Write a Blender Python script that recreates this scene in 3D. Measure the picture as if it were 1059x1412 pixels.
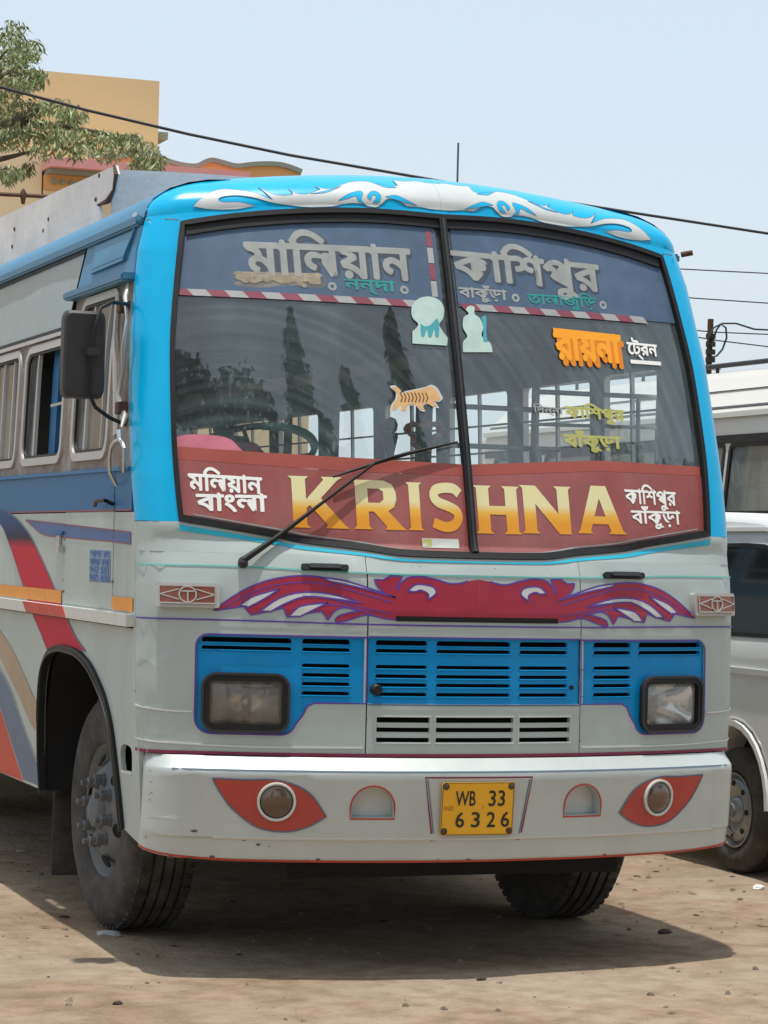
import bpy, bmesh, math, random
from mathutils import Vector, Matrix
random.seed(7)
R = math.radians
for o in list(bpy.data.objects): bpy.data.objects.remove(o)
scn = bpy.context.scene
COL = scn.collection

# ------------------------------------------------------------------ camera
CAM = Vector((-3.8118, -9.3110, 1.6369))
YAW, PITCH, ROLL, FPX = R(20.348), R(0.823), R(1.4586), 3531.4
_f = Vector((math.sin(YAW)*math.cos(PITCH), math.cos(YAW)*math.cos(PITCH), math.sin(PITCH)))
_r = Vector((math.cos(YAW), -math.sin(YAW), 0)); _u = _r.cross(_f)
_c, _s = math.cos(ROLL), math.sin(ROLL)
CR, CU, CF = _c*_r+_s*_u, -_s*_r+_c*_u, _f
cd = bpy.data.cameras.new('camera'); cam = bpy.data.objects.new('camera', cd); COL.objects.link(cam)
cam.matrix_world = Matrix(((CR.x, CU.x, -CF.x, CAM.x), (CR.y, CU.y, -CF.y, CAM.y), (CR.z, CU.z, -CF.z, CAM.z), (0, 0, 0, 1)))
cd.sensor_fit = 'VERTICAL'; cd.sensor_height = 24; cd.sensor_width = 18; cd.lens = FPX/1412*24
cd.clip_start = .1; cd.clip_end = 3000
scn.camera = cam

# ------------------------------------------------------------------ light
SUN = Vector((-.06, -.05, 1)).normalized()
w = bpy.data.worlds.new('World'); scn.world = w; w.use_nodes = True
nt = w.node_tree; nt.nodes.clear()
out = nt.nodes.new('ShaderNodeOutputWorld'); bg = nt.nodes.new('ShaderNodeBackground'); sk = nt.nodes.new('ShaderNodeTexSky')
sk.sky_type = 'NISHITA'; sk.sun_disc = False
sk.sun_elevation = math.asin(SUN.z); sk.sun_rotation = math.atan2(SUN.x, SUN.y)
sk.air_density = 1.0; sk.dust_density = 3.2; sk.ozone_density = 1.6; sk.altitude = 50
bg.inputs[1].default_value = .15
# thin even haze over the whole sky
hz_ = nt.nodes.new('ShaderNodeMix'); hz_.data_type = 'RGBA'; hz_.inputs[0].default_value = .7; hz_.inputs[7].default_value = (4.15, 4.6, 4.95, 1)
nt.links.new(sk.outputs[0], hz_.inputs[6]); nt.links.new(hz_.outputs[2], bg.inputs[0]); nt.links.new(bg.outputs[0], out.inputs[0])
sl = bpy.data.lights.new('sun', 'SUN'); sl.energy = 3.1; sl.angle = R(.8); sl.color = (1, .955, .88)
so = bpy.data.objects.new('sun', sl); COL.objects.link(so)
so.rotation_euler = SUN.to_track_quat('Z', 'Y').to_euler(); so.location = (0, 0, 30)
scn.view_settings.view_transform = 'Standard'; scn.view_settings.look = 'None'
scn.view_settings.exposure = 0.36; scn.view_settings.gamma = 1; scn.view_settings.use_curve_mapping = False
scn.render.film_transparent = False
scn.cycles.max_bounces = 8; scn.cycles.transparent_max_bounces = 16

# ------------------------------------------------------------------ materials
def N(t, k, **kw):
    n = t.nodes.new(k)
    for a, b in kw.items(): setattr(n, a, b)
    return n
def mat(name, col, rough=.5, metal=0, var=.12, scale=4, dust=0, dcol=(.30, .25, .20), dscale=3, bump=0, bscale=60, coat=0, spec=.5, streak=0, dent=0):
    m = bpy.data.materials.new(name); m.use_nodes = True; t = m.node_tree; L = t.links.new
    b = t.nodes['Principled BSDF']
    b.inputs['Roughness'].default_value = rough; b.inputs['Metallic'].default_value = metal
    b.inputs['Coat Weight'].default_value = coat; b.inputs['Coat Roughness'].default_value = .12
    b.inputs['Specular IOR Level'].default_value = spec
    tc = N(t, 'ShaderNodeTexCoord')
    n1 = N(t, 'ShaderNodeTexNoise'); n1.inputs['Scale'].default_value = scale; n1.inputs['Detail'].default_value = 6; n1.inputs['Roughness'].default_value = .65
    L(tc.outputs['Object'], n1.inputs['Vector'])
    mr = N(t, 'ShaderNodeMapRange'); mr.inputs[1].default_value = .3; mr.inputs[2].default_value = .7
    mr.inputs[3].default_value = 1-var; mr.inputs[4].default_value = 1+var; L(n1.outputs['Fac'], mr.inputs[0])
    mx = N(t, 'ShaderNodeVectorMath', operation='SCALE'); mx.inputs[0].default_value = col; L(mr.outputs[0], mx.inputs['Scale'])
    c = mx.outputs[0]
    if dust:
        mp = N(t, 'ShaderNodeMapping'); mp.inputs['Scale'].default_value = (1, 1, .35 if streak else 1); L(tc.outputs['Object'], mp.inputs[0])
        n2 = N(t, 'ShaderNodeTexNoise'); n2.inputs['Scale'].default_value = dscale; n2.inputs['Detail'].default_value = 9; n2.inputs['Roughness'].default_value = .7
        L(mp.outputs[0], n2.inputs['Vector'])
        r2 = N(t, 'ShaderNodeMapRange'); r2.inputs[1].default_value = .42; r2.inputs[2].default_value = .72; r2.inputs[3].default_value = dust*.15; r2.inputs[4].default_value = dust
        L(n2.outputs['Fac'], r2.inputs[0])
        mm = N(t, 'ShaderNodeMix', data_type='RGBA'); L(r2.outputs[0], mm.inputs[0]); L(c, mm.inputs[6]); mm.inputs[7].default_value = (*dcol, 1)
        c = mm.outputs[2]
        rr = N(t, 'ShaderNodeMapRange'); rr.inputs[3].default_value = rough; rr.inputs[4].default_value = min(1, rough+.5); L(r2.outputs[0], rr.inputs[0]); L(rr.outputs[0], b.inputs['Roughness'])
    L(c, b.inputs['Base Color'])
    last = None
    if dent:
        n4 = N(t, 'ShaderNodeTexNoise'); n4.inputs['Scale'].default_value = 2.2; n4.inputs['Detail'].default_value = 2; L(tc.outputs['Object'], n4.inputs['Vector'])
        b4 = N(t, 'ShaderNodeBump'); b4.inputs['Strength'].default_value = .6; b4.inputs['Distance'].default_value = dent; L(n4.outputs['Fac'], b4.inputs['Height']); last = b4
    if bump:
        n3 = N(t, 'ShaderNodeTexNoise'); n3.inputs['Scale'].default_value = bscale; n3.inputs['Detail'].default_value = 5; L(tc.outputs['Object'], n3.inputs['Vector'])
        b3 = N(t, 'ShaderNodeBump'); b3.inputs['Strength'].default_value = .7; b3.inputs['Distance'].default_value = bump; L(n3.outputs['Fac'], b3.inputs['Height'])
        if last: L(last.outputs[0], b3.inputs['Normal'])
        last = b3
    if last: L(last.outputs[0], b.inputs['Normal'])
    return m
def glassmat(name, tint=(.85, .88, .9), refl=1.0, dust=.06, dcol=(.5, .48, .45), dscale=2.5, ior=1.65, arcs=None):
    m = bpy.data.materials.new(name); m.use_nodes = True; t = m.node_tree; t.nodes.clear(); L = t.links.new
    o = N(t, 'ShaderNodeOutputMaterial'); tr = N(t, 'ShaderNodeBsdfTransparent'); tr.inputs[0].default_value = (*tint, 1)
    gl = N(t, 'ShaderNodeBsdfGlossy'); gl.inputs['Roughness'].default_value = .015; gl.inputs[0].default_value = (refl, refl, refl, 1)
    fr = N(t, 'ShaderNodeFresnel'); fr.inputs[0].default_value = ior
    m1 = N(t, 'ShaderNodeMixShader'); L(fr.outputs[0], m1.inputs[0]); L(tr.outputs[0], m1.inputs[1]); L(gl.outputs[0], m1.inputs[2])
    df = N(t, 'ShaderNodeBsdfDiffuse'); df.inputs[0].default_value = (*dcol, 1)
    tc = N(t, 'ShaderNodeTexCoord'); mp = N(t, 'ShaderNodeMapping'); mp.inputs['Scale'].default_value = (1, 1, .35); mp.inputs['Rotation'].default_value = (0, .35, 0)
    n = N(t, 'ShaderNodeTexNoise'); n.inputs['Scale'].default_value = dscale; n.inputs['Detail'].default_value = 10; n.inputs['Roughness'].default_value = .68
    L(tc.outputs['Object'], mp.inputs[0]); L(mp.outputs[0], n.inputs['Vector'])
    r = N(t, 'ShaderNodeMapRange'); r.inputs[1].default_value = .35; r.inputs[2].default_value = .75; r.inputs[3].default_value = dust*.5; r.inputs[4].default_value = dust*1.9; L(n.outputs['Fac'], r.inputs[0])
    fac = r.outputs[0]
    if arcs:                                                         # dust left in arcs by the wiper
        vs = N(t, 'ShaderNodeVectorMath', operation='DISTANCE'); vs.inputs[1].default_value = arcs; L(tc.outputs['Object'], vs.inputs[0])
        n5 = N(t, 'ShaderNodeTexNoise', noise_dimensions='1D'); n5.inputs['Scale'].default_value = 26; n5.inputs['Detail'].default_value = 5; L(vs.outputs['Value'], n5.inputs['W'])
        r5 = N(t, 'ShaderNodeMapRange'); r5.inputs[1].default_value = .35; r5.inputs[2].default_value = .7; r5.inputs[3].default_value = .72; r5.inputs[4].default_value = 1.38; L(n5.outputs['Fac'], r5.inputs[0])
        mu = N(t, 'ShaderNodeMath', operation='MULTIPLY'); L(fac, mu.inputs[0]); L(r5.outputs[0], mu.inputs[1]); fac = mu.outputs[0]
    m2 = N(t, 'ShaderNodeMixShader'); L(fac, m2.inputs[0]); L(m1.outputs[0], m2.inputs[1]); L(df.outputs[0], m2.inputs[2])
    L(m2.outputs[0], o.inputs[0]); return m
def filmmat(name, col, alpha, a2=None, scale=3):
    """thin translucent film stuck behind glass"""
    m = mat(name, col, .6, var=.12, scale=scale); t = m.node_tree
    b = t.nodes['Principled BSDF']; b.inputs['Alpha'].default_value = alpha
    if a2 is not None:
        tc = N(t, 'ShaderNodeTexCoord'); n = N(t, 'ShaderNodeTexNoise'); n.inputs['Scale'].default_value = 14; n.inputs['Detail'].default_value = 8
        t.links.new(tc.outputs['Object'], n.inputs['Vector'])
        r = N(t, 'ShaderNodeMapRange'); r.inputs[1].default_value = .35; r.inputs[2].default_value = .65; r.inputs[3].default_value = a2; r.inputs[4].default_value = alpha
        t.links.new(n.outputs['Fac'], r.inputs[0]); t.links.new(r.outputs[0], b.inputs['Alpha'])
    return m
M = {}
M['silver'] = mat('silver_paint', (.415, .48, .465), .42, .15, .05, 3, dust=.42, dcol=(.37, .39, .36), dscale=2.2, streak=1, bump=.0004, bscale=240, dent=.04)
M['silver_side'] = mat('silver_side_paint', (.42, .49, .465), .45, .1, .07, 3, dust=.45, dcol=(.38, .38, .33), dscale=2.0, streak=1, bump=.0005, bscale=200, dent=.02)
M['bumper'] = mat('bumper_paint', (.49, .54, .53), .33, .25, .05, 4, dust=.38, dcol=(.38, .38, .35), dscale=3, bump=.0004, bscale=150, dent=.03)
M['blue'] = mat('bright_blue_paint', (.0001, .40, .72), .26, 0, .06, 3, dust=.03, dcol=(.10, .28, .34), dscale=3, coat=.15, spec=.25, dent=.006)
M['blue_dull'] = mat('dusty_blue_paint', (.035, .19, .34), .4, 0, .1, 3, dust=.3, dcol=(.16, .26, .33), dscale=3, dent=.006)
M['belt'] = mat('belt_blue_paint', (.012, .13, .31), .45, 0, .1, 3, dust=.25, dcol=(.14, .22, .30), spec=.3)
M['grille'] = mat('grille_blue_paint', (.0001, .25, .58), .35, 0, .08, 5, dust=.05, dcol=(.08, .26, .40), spec=.2, coat=.1)
M['black'] = mat('black_rubber', (.010, .010, .011), .5, 0, .2, 20, dust=.12, dcol=(.05, .047, .045), spec=.3, dscale=8)
M['void'] = mat('engine_bay_black', (.006, .006, .006), .9)
M['plastic'] = mat('black_plastic', (.018, .02, .024), .5, 0, .15, 10, dust=.3, dcol=(.06, .06, .06), dscale=6, bump=.0006, bscale=300)
M['tyre'] = mat('tyre_rubber', (.022, .021, .02), .8, 0, .2, 14, dust=.7, dcol=(.13, .115, .10), dscale=7, bump=.002, bscale=90)
M['rim'] = mat('dusty_wheel_paint', (.10, .13, .15), .6, .1, .15, 8, dust=.95, dcol=(.215, .19, .165), dscale=5, bump=.001, bscale=90)
M['chrome'] = mat('chrome', (.6, .6, .6), .22, .9, .08, 8, dust=.25, dcol=(.3, .28, .25))
M['alu'] = mat('window_aluminium', (.50, .50, .49), .4, .35, .12, 9, dust=.5, dcol=(.30, .27, .23), dscale=9, bump=.001, bscale=100)
M['raw'] = mat('weathered_bare_metal', (.27, .26, .245), .65, .2, .3, 9, dust=.9, dcol=(.19, .12, .08), dscale=13, bump=.003, bscale=50)
M['glass'] = glassmat('windscreen_glass', (.90, .96, .97), 1.0, .10, (.44, .58, .60), 2.0, 1.95, (-.93, .10, 1.62))
M['sideglass'] = glassmat('dusty_side_glass', (.55, .60, .60), 1.0, .30, (.36, .38, .37), 3, 1.6)
M['greyglass'] = mat('grey_opaque_glass', (.25, .34, .38), .25, 0, .05, 3, dust=.10, dcol=(.30, .35, .37))
M['crimson'] = mat('crimson_sign_paint', (.33, .012, .042), .4, 0, .1, 6, dust=.12, dcol=(.3, .1, .12))
M['purple'] = mat('purple_outline_paint', (.10, .045, .30), .4, 0, .1, 6)
M['maroon'] = mat('maroon_line_paint', (.20, .02, .06), .4)
M['mint'] = mat('mint_line_paint', (.10, .42, .38), .4)
M['cyan'] = mat('turquoise_line_paint', (.01, .42, .58), .3)
M['white'] = mat('white_paint', (.62, .63, .62), .4, 0, .08, 6, dust=.15, dcol=(.4, .38, .34))
M['cream'] = mat('cream_grey_paint', (.56, .575, .545), .4, 0, .06, 6, dust=.15, dcol=(.4, .38, .34))
M['eye'] = mat('brick_red_paint', (.42, .045, .028), .45, 0, .12, 7, dust=.15, dcol=(.3, .15, .12))
M['navy'] = mat('navy_paint', (.015, .09, .28), .4, 0, .15, 4, dust=.2, dcol=(.2, .2, .25))
M['red'] = mat('side_red_paint', (.42, .018, .045), .4, 0, .1, 4, dust=.15, dcol=(.35, .14, .13))
M['tan'] = mat('tan_paint', (.36, .27, .17), .45, 0, .1, 4, dust=.2)
M['slate'] = mat('slate_blue_paint', (.07, .13, .22), .45, 0, .15, 4, dust=.25, dcol=(.25, .25, .27))
M['vermil'] = mat('vermilion_paint', (.52, .055, .035), .45, 0, .1, 4, dust=.08, spec=.25)
M['tape'] = mat('orange_reflective_tape', (.72, .25, .008), .3, 0, .1, 8)
M['lens'] = mat('orange_indicator_lens', (.34, .075, .03), .2, 0, .25, 30, dust=.3, dcol=(.2, .1, .07), dscale=20, coat=.5)
M['yellow'] = mat('yellow_plate', (.82, .42, .012), .4, 0, .05, 6, dust=.1, dcol=(.5, .32, .1))
M['ink'] = mat('black_ink', (.02, .02, .022), .5)
M['inkfaint'] = mat('faded_brown_ink', (.30, .16, .02), .5)
M['lampbrown'] = mat('smoked_lamp_glass', (.10, .065, .045), .08, .3, .3, 12, coat=1)
M['lampclear'] = mat('clear_lamp_glass', (.45, .47, .46), .12, .5, .35, 22, coat=1, bump=.003, bscale=40)
M['lampdull'] = mat('dull_lamp_glass', (.13, .125, .11), .15, .5, .45, 14, coat=1, bump=.003, bscale=40)
M['reflector'] = mat('lamp_reflector', (.75, .75, .73), .15, .9, .2, 12)
M['lensglass'] = glassmat('ribbed_lamp_lens', (.9, .92, .92), 1.0, .24, (.72, .74, .73), 9, 1.6)
M['lensglass_dull'] = glassmat('dusty_ribbed_lamp_lens', (.80, .78, .74), 1.0, .22, (.46, .45, .41), 9, 1.6)
M['reflector_dull'] = mat('tarnished_lamp_reflector', (.50, .47, .43), .25, .8, .35, 14)
M['rust'] = mat('rusty_iron', (.10, .055, .035), .8, .2, .3, 12, bump=.002)
M['film'] = filmmat('blue_sun_film', (.075, .130, .215), .92, .80)
M['banner'] = mat('maroon_dashboard_banner', (.28, .055, .050), .35, 0, .15, 4, dust=.55, dcol=(.36, .19, .17), dscale=2.5, streak=1, coat=.6)
M['ledge'] = mat('orange_red_dashboard', (.34, .075, .055), .45, 0, .12, 4)
M['pink'] = mat('pink_cloth', (.80, .22, .33), .8, 0, .12, 6, bump=.004, bscale=12)
M['filmtext'] = mat('pale_film_lettering', (.30, .32, .31), .6, 0, .15, 12)
M['filmdark'] = mat('dark_film_lettering', (.05, .065, .09), .6, 0, .1, 12)
M['teal'] = mat('teal_lettering', (.02, .26, .26), .6, 0, .1, 9)
M['smudge'] = mat('worn_tan_lettering', (.30, .26, .19), .7, 0, .35, 25)
M['stripe_r'] = mat('red_tape', (.24, .06, .09), .6, 0, .15, 9)
M['stripe_w'] = mat('white_tape', (.36, .37, .37), .6, 0, .1, 9)
M['orange'] = mat('orange_lettering', (.92, .36, .008), .5, 0, .04, 9)
M['orange2'] = mat('dark_orange_lettering', (.72, .22, .003), .5, 0, .04, 9)
M['ytext'] = mat('yellow_green_lettering', (.42, .42, .12), .5, 0, .08, 9)
M['pure'] = mat('white_lettering', (.86, .86, .84), .5, 0, .04, 9)
M['sticker'] = mat('pale_cyan_sticker', (.46, .62, .57), .5, 0, .10, 20)
M['sticker2'] = mat('teal_sticker_print', (.06, .36, .40), .5, 0, .10, 20)
M['paperblue'] = mat('blue_notice_print', (.04, .13, .38), .5, 0, .1, 20)
M['inner'] = mat('interior_panel', (.10, .125, .14), .6, 0, .15, 3)
M['inner_dark'] = mat('interior_dark_trim', (.05, .055, .06), .7, 0, .15, 6)
M['seat'] = mat('seat_vinyl', (.07, .09, .12), .6, 0, .2, 5)
M['greenwrap'] = mat('green_steering_wrap', (.02, .30, .20), .45, 0, .15, 30)
M['rack'] = mat('weathered_white_rack_sheet', (.74, .73, .71), .6, .0, .08, 3, dust=.4, dcol=(.42, .39, .36), dscale=5, bump=.002, bscale=30, dent=.01)
M['flower_r'] = mat('red_garland', (.75, .13, .05), .7, 0, .3, 30)
M['pinkflat'] = mat('pink_cloth_lit_copy', (.52, .16, .22), .8, 0, .25, 5)
M['tiger'] = mat('tiger_tan_print', (.66, .40, .17), .6, 0, .1, 30)
M['tigerd'] = mat('tiger_stripe_print', (.16, .06, .02), .6)
def gradmat():
    m = bpy.data.materials.new('yellow_fade_lettering'); m.use_nodes = True; t = m.node_tree; b = t.nodes['Principled BSDF']; b.inputs['Roughness'].default_value = .5
    tc = N(t, 'ShaderNodeTexCoord'); sp = N(t, 'ShaderNodeSeparateXYZ'); t.links.new(tc.outputs['Object'], sp.inputs[0])
    r = N(t, 'ShaderNodeMapRange'); r.inputs[1].default_value = 1.70; r.inputs[2].default_value = 1.90; t.links.new(sp.outputs[2], r.inputs[0])
    c = N(t, 'ShaderNodeValToRGB'); e = c.color_ramp.elements; e[0].position = .28; e[0].color = (.72, .30, .015, 1); e[1].position = .62; e[1].color = (.72, .66, .36, 1)
    e.new(.45).color = (.74, .42, .05, 1); t.links.new(r.outputs[0], c.inputs[0]); t.links.new(c.outputs[0], b.inputs[0]); return m
M['grad'] = gradmat()
def sweepmat():
    """red sweep that was airbrushed blue at its upper end"""
    m = mat('red_to_navy_airbrush', (.42, .018, .045), .5, spec=.15); t = m.node_tree; b = t.nodes['Principled BSDF']
    tc = N(t, 'ShaderNodeTexCoord'); sp = N(t, 'ShaderNodeSeparateXYZ'); t.links.new(tc.outputs['Object'], sp.inputs[0])
    c = N(t, 'ShaderNodeValToRGB'); r = N(t, 'ShaderNodeMapRange'); r.inputs[1].default_value = 1.55; r.inputs[2].default_value = 1.85; t.links.new(sp.outputs[2], r.inputs[0])
    e = c.color_ramp.elements; e[0].position = .16; e[0].color = (.50, .012, .04, 1); e[1].position = .75; e[1].color = (.02, .09, .25, 1); e.new(.32).color = (.02, .02, .045, 1)
    t.links.new(r.outputs[0], c.inputs[0]); t.links.new(c.outputs[0], b.inputs[0]); return m
M['sweep'] = sweepmat()

# ------------------------------------------------------------------ object helpers
def tag(o, label=None, cat=None, group=None, kind=None):
    if label: o['label'] = label
    if cat: o['category'] = cat
    if group: o['group'] = group
    if kind: o['kind'] = kind
    return o
def empty(name, loc=(0, 0, 0), label=None, cat=None, group=None, rz=0):
    o = bpy.data.objects.new(name, None); COL.objects.link(o); o.location = loc; o.rotation_euler = (0, 0, rz); o.empty_display_size = .2
    return tag(o, label, cat, group)
def link(name, me, m, parent=None, smooth=True, ang=32):
    if isinstance(me, bmesh.types.BMesh):
        b = me; me = bpy.data.meshes.new(name); b.to_mesh(me); b.free()
    o = bpy.data.objects.new(name, me); COL.objects.link(o)
    if m is not None:
        me.materials.clear(); me.materials.append(m)
    if smooth and len(me.polygons):
        me.polygons.foreach_set('use_smooth', [True]*len(me.polygons)); me.set_sharp_from_angle(angle=R(ang))
    if parent is not None: o.parent = parent
    return o
def box(bm, lo, hi, mtx=None, bev=0):
    g = bmesh.ops.create_cube(bm, size=1); vs = g['verts']
    for v in vs: v.co = Vector([lo[i]+(v.co[i]+.5)*(hi[i]-lo[i]) for i in range(3)])
    if bev: 
        es = list({e for v in vs for e in v.link_edges})
        r = bmesh.ops.bevel(bm, geom=es, offset=bev, segments=2, affect='EDGES'); vs = list({v for f in r['faces'] for v in f.verts} | {v for v in vs if v.is_valid})
    if mtx is not None:
        for v in vs: v.co = mtx @ v.co
    return vs
def mkbox(name, lo, hi, m, parent=None, bev=0, mtx=None):
    bm = bmesh.new(); box(bm, lo, hi, mtx, bev); return link(name, bm, m, parent)
def cr(pts, closed=False, sub=6):
    """Catmull-Rom through pts; a third tuple item marks a sharp corner"""
    n = len(pts); P = [Vector(p[:2]) for p in pts]; C = [len(p) > 2 for p in pts]; out = []
    rng = range(n if closed else n-1)
    for i in rng:
        j = (i+1) % n; p1, p2 = P[i], P[j]
        p0 = P[i-1] if (i > 0 or closed) else p1; p3 = P[(j+1) % n] if (j+1 < n or closed) else p2
        t1 = (p2-p0)*.5 if not C[i] else (p2-p1)*.5
        t2 = (p3-p1)*.5 if not C[j] else (p2-p1)*.5
        L = (p2-p1).length
        if t1.length > L: t1 *= L/t1.length
        if t2.length > L: t2 *= L/t2.length
        for k in range(sub):
            t = k/sub; out.append(p1*(2*t**3-3*t*t+1)+t1*(t**3-2*t*t+t)+p2*(3*t*t-2*t**3)+t2*(t**3-t*t))
    if not closed: out.append(P[-1])
    return [(v.x, v.y) for v in out]
def rrect(x0, y0, x1, y1, r, n=5):
    o = []
    for cx, cy, a in ((x1-r, y0+r, -90), (x1-r, y1-r, 0), (x0+r, y1-r, 90), (x0+r, y0+r, 180)):
        for k in range(n+1):
            t = R(a+90*k/n); o.append((cx+r*math.cos(t), cy+r*math.sin(t)))
    return o
def circ(cx, cy, r, n=28, ry=None):
    return [(cx+r*math.cos(2*math.pi*k/n), cy+(ry or r)*math.sin(2*math.pi*k/n)) for k in range(n)]
def fill2d(loops):
    """triangulated flat mesh (in x,y) of loops; inner loops become holes"""
    c = bpy.data.curves.new('c', 'CURVE'); c.dimensions = '2D'; c.fill_mode = 'BOTH'
    for lp in loops:
        s = c.splines.new('POLY'); s.points.add(len(lp)-1); s.use_cyclic_u = True
        for q, p in zip(s.points, lp): q.co = (p[0], p[1], 0, 1)
    return curve_bm(c)
def curve_bm(c):
    o = bpy.data.objects.new('c', c); COL.objects.link(o); dg = bpy.context.evaluated_depsgraph_get(); dg.update()
    me = bpy.data.meshes.new_from_object(o.evaluated_get(dg)); bm = bmesh.new(); bm.from_mesh(me)
    bpy.data.objects.remove(o); bpy.data.curves.remove(c); bpy.data.meshes.remove(me)
    bmesh.ops.remove_doubles(bm, verts=bm.verts, dist=1e-5)
    for f in bm.faces:
        if f.normal.z < 0: f.normal_flip()
    return bm
def text2d(body, off=.02, res=3, shear=0):
    c = bpy.data.curves.new('t', 'FONT'); c.body = body; c.size = 1; c.resolution_u = res; c.fill_mode = 'FRONT'; c.shear = shear; c.dimensions = '2D'
    bm = curve_bm(c)
    if off > .005:
        g = bm.verts[:]+bm.edges[:]+bm.faces[:]; n = 8; new = []
        for k in range(n):
            d = bmesh.ops.duplicate(bm, geom=g)['geom']
            for v in d:
                if isinstance(v, bmesh.types.BMVert): v.co.x += off*math.cos(6.283*k/n); v.co.y += off*math.sin(6.283*k/n); v.co.z = (k+1)*.00004
        bm.verts.ensure_lookup_table()
    return bm
def ribbon(pts, wd, closed=False):
    """flat ribbon of width wd along pts"""
    bm = bmesh.new(); P = [Vector(p) for p in pts]; n = len(P); A = []
    for i in range(n):
        a = P[i-1] if (i or closed) else P[0]; b = P[(i+1) % n] if (i < n-1 or closed) else P[-1]
        d = (b-a); d = d.normalized() if d.length > 1e-9 else Vector((1, 0)); q = Vector((-d.y, d.x))*wd*.5
        A.append((bm.verts.new((*(P[i]+q), 0)), bm.verts.new((*(P[i]-q), 0))))
    for i in range(n if closed else n-1):
        a, b = A[i], A[(i+1) % n]
        try: bm.faces.new((a[1], b[1], b[0], a[0]))
        except ValueError: pass
    bm.normal_update()
    for f in bm.faces:
        if f.normal.z < 0: f.normal_flip()
    return bm
def drape(bm, fmap, off=0., th=0., step=.08, stepv=None):
    """cut the flat mesh on a grid, lay it on surface fmap(u,v,offset), give it thickness th inward"""
    if bm.verts:
        for ax, st in ((0, step), (1, stepv or step)):
            lo = min(v.co[ax] for v in bm.verts); hi = max(v.co[ax] for v in bm.verts); k = math.floor(lo/st)+1
            while k*st < hi-1e-4:
                co = [0, 0, 0]; no = [0, 0, 0]; co[ax] = k*st; no[ax] = 1
                bmesh.ops.bisect_plane(bm, geom=bm.verts[:]+bm.edges[:]+bm.faces[:], plane_co=co, plane_no=no, dist=1e-5); k += 1
    uv = [(v.co.x, v.co.y, v.co.z) for v in bm.verts]
    bm.verts.index_update()
    fr = [[v.index for v in f.verts] for f in bm.faces]
    bd = []
    if th:
        for e in bm.edges:
            if len(e.link_faces) == 1:
                l = e.link_faces[0].loops
                for q in l:
                    if q.edge == e: bd.append((q.vert.index, q.link_loop_next.vert.index))
    V = [fmap(a, b, off+c) for a, b, c in uv]; n = len(V); F = list(fr)
    if th:
        V += [fmap(a, b, off-th) for a, b, c in uv]
        F += [[i+n for i in reversed(f)] for f in fr]
        F += [[b, a, a+n, b+n] for a, b in bd]
    bm.free(); me = bpy.data.meshes.new('m'); me.from_pydata([tuple(v) for v in V], [], F); me.update(); return me
def tube(bm, pts, r, n=8, cap=True):
    P = [Vector(p) for p in pts]; rings = []; up = None
    rr = r if isinstance(r, (list, tuple)) else [r]*len(P)
    for i, p in enumerate(P):
        d = (P[min(i+1, len(P)-1)]-P[max(i-1, 0)]).normalized()
        if up is None: up = d.orthogonal().normalized()
        up = (up-d*up.dot(d)).normalized(); sd = d.cross(up)
        rings.append([bm.verts.new(p+(up*math.cos(2*math.pi*k/n)+sd*math.sin(2*math.pi*k/n))*rr[i]) for k in range(n)])
    for a, b in zip(rings, rings[1:]):
        for k in range(n): bm.faces.new((a[k], a[(k+1) % n], b[(k+1) % n], b[k]))
    if cap: bm.faces.new(rings[0][::-1]); bm.faces.new(rings[-1])
    return bm
def mktube(name, pts, r, m, parent=None, n=8):
    return link(name, tube(bmesh.new(), pts, r, n), m, parent, ang=50)
def lathe(prof, n=32, axis=(1, 0, 0), loc=(0, 0, 0)):
    """prof: (distance along axis, radius)"""
    bm = bmesh.new(); A = Vector(axis).normalized(); U = A.orthogonal().normalized(); W = A.cross(U); L = Vector(loc); rings = []
    for h, r in prof:
        if r < 1e-6: rings.append([bm.verts.new(L+A*h)])
        else: rings.append([bm.verts.new(L+A*h+(U*math.cos(2*math.pi*k/n)+W*math.sin(2*math.pi*k/n))*r) for k in range(n)])
    for a, b in zip(rings, rings[1:]):
        for k in range(n):
            q = [a[k % len(a)], a[(k+1) % len(a)], b[(k+1) % len(b)], b[k % len(b)]]
            f = []
            for v in q:
                if v not in f: f.append(v)
            if len(f) > 2: bm.faces.new(f)
    bmesh.ops.recalc_face_normals(bm, faces=bm.faces); return bm
def lerp(a, b, t): return a+(b-a)*t
def pl(tab, x):
    if x <= tab[0][0]: return tab[0][1]
    for (a, va), (b, vb) in zip(tab, tab[1:]):
        if x <= b: return va+(vb-va)*(x-a)/(b-a)
    return tab[-1][1]

# ------------------------------------------------------------------ the bus's own surfaces
SB = 2.94                                                            # gutter height
def y0f(s):
    if s < 1.66: return pl([(.3, -.14), (1.1, -.138), (1.40, -.128), (1.54, -.108), (1.60, -.085), (1.66, -.045)], s)
    t = s-1.66; return -.045+.255*t+.048*t*t
def wf(s): return pl([(.45, 1.24), (1.0, 1.27), (1.9, 1.277), (2.45, 1.257), (2.8, 1.215), (2.94, 1.18)], s)
def bf(s): return pl([(.3, .275), (1.6, .275), (1.7, .23), (2.06, .215), (2.65, .205), (2.94, .196)], s)
RC = .13
def plan(u, s):
    w_, b_, y_ = wf(s), bf(s), y0f(s); sg = -1 if u < 0 else 1; a = abs(u)
    al = math.atan(2*b_/w_); x1 = w_-RC+RC*math.sin(al); y1 = y_+b_*(x1/w_)**2; yc = y1+RC*math.cos(al)
    if a <= x1: return Vector((sg*a, y_+b_*(a/w_)**2))
    th = al+(a-x1)/RC
    if th < math.pi/2: return Vector((sg*(w_-RC+RC*math.sin(th)), yc-RC*math.cos(th)))
    return Vector((sg*w_, yc+(th-math.pi/2)*RC))
CAPL = .34
def sbu(u): return SB+.09*max(0, 1-(u/1.15)**2)
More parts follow.
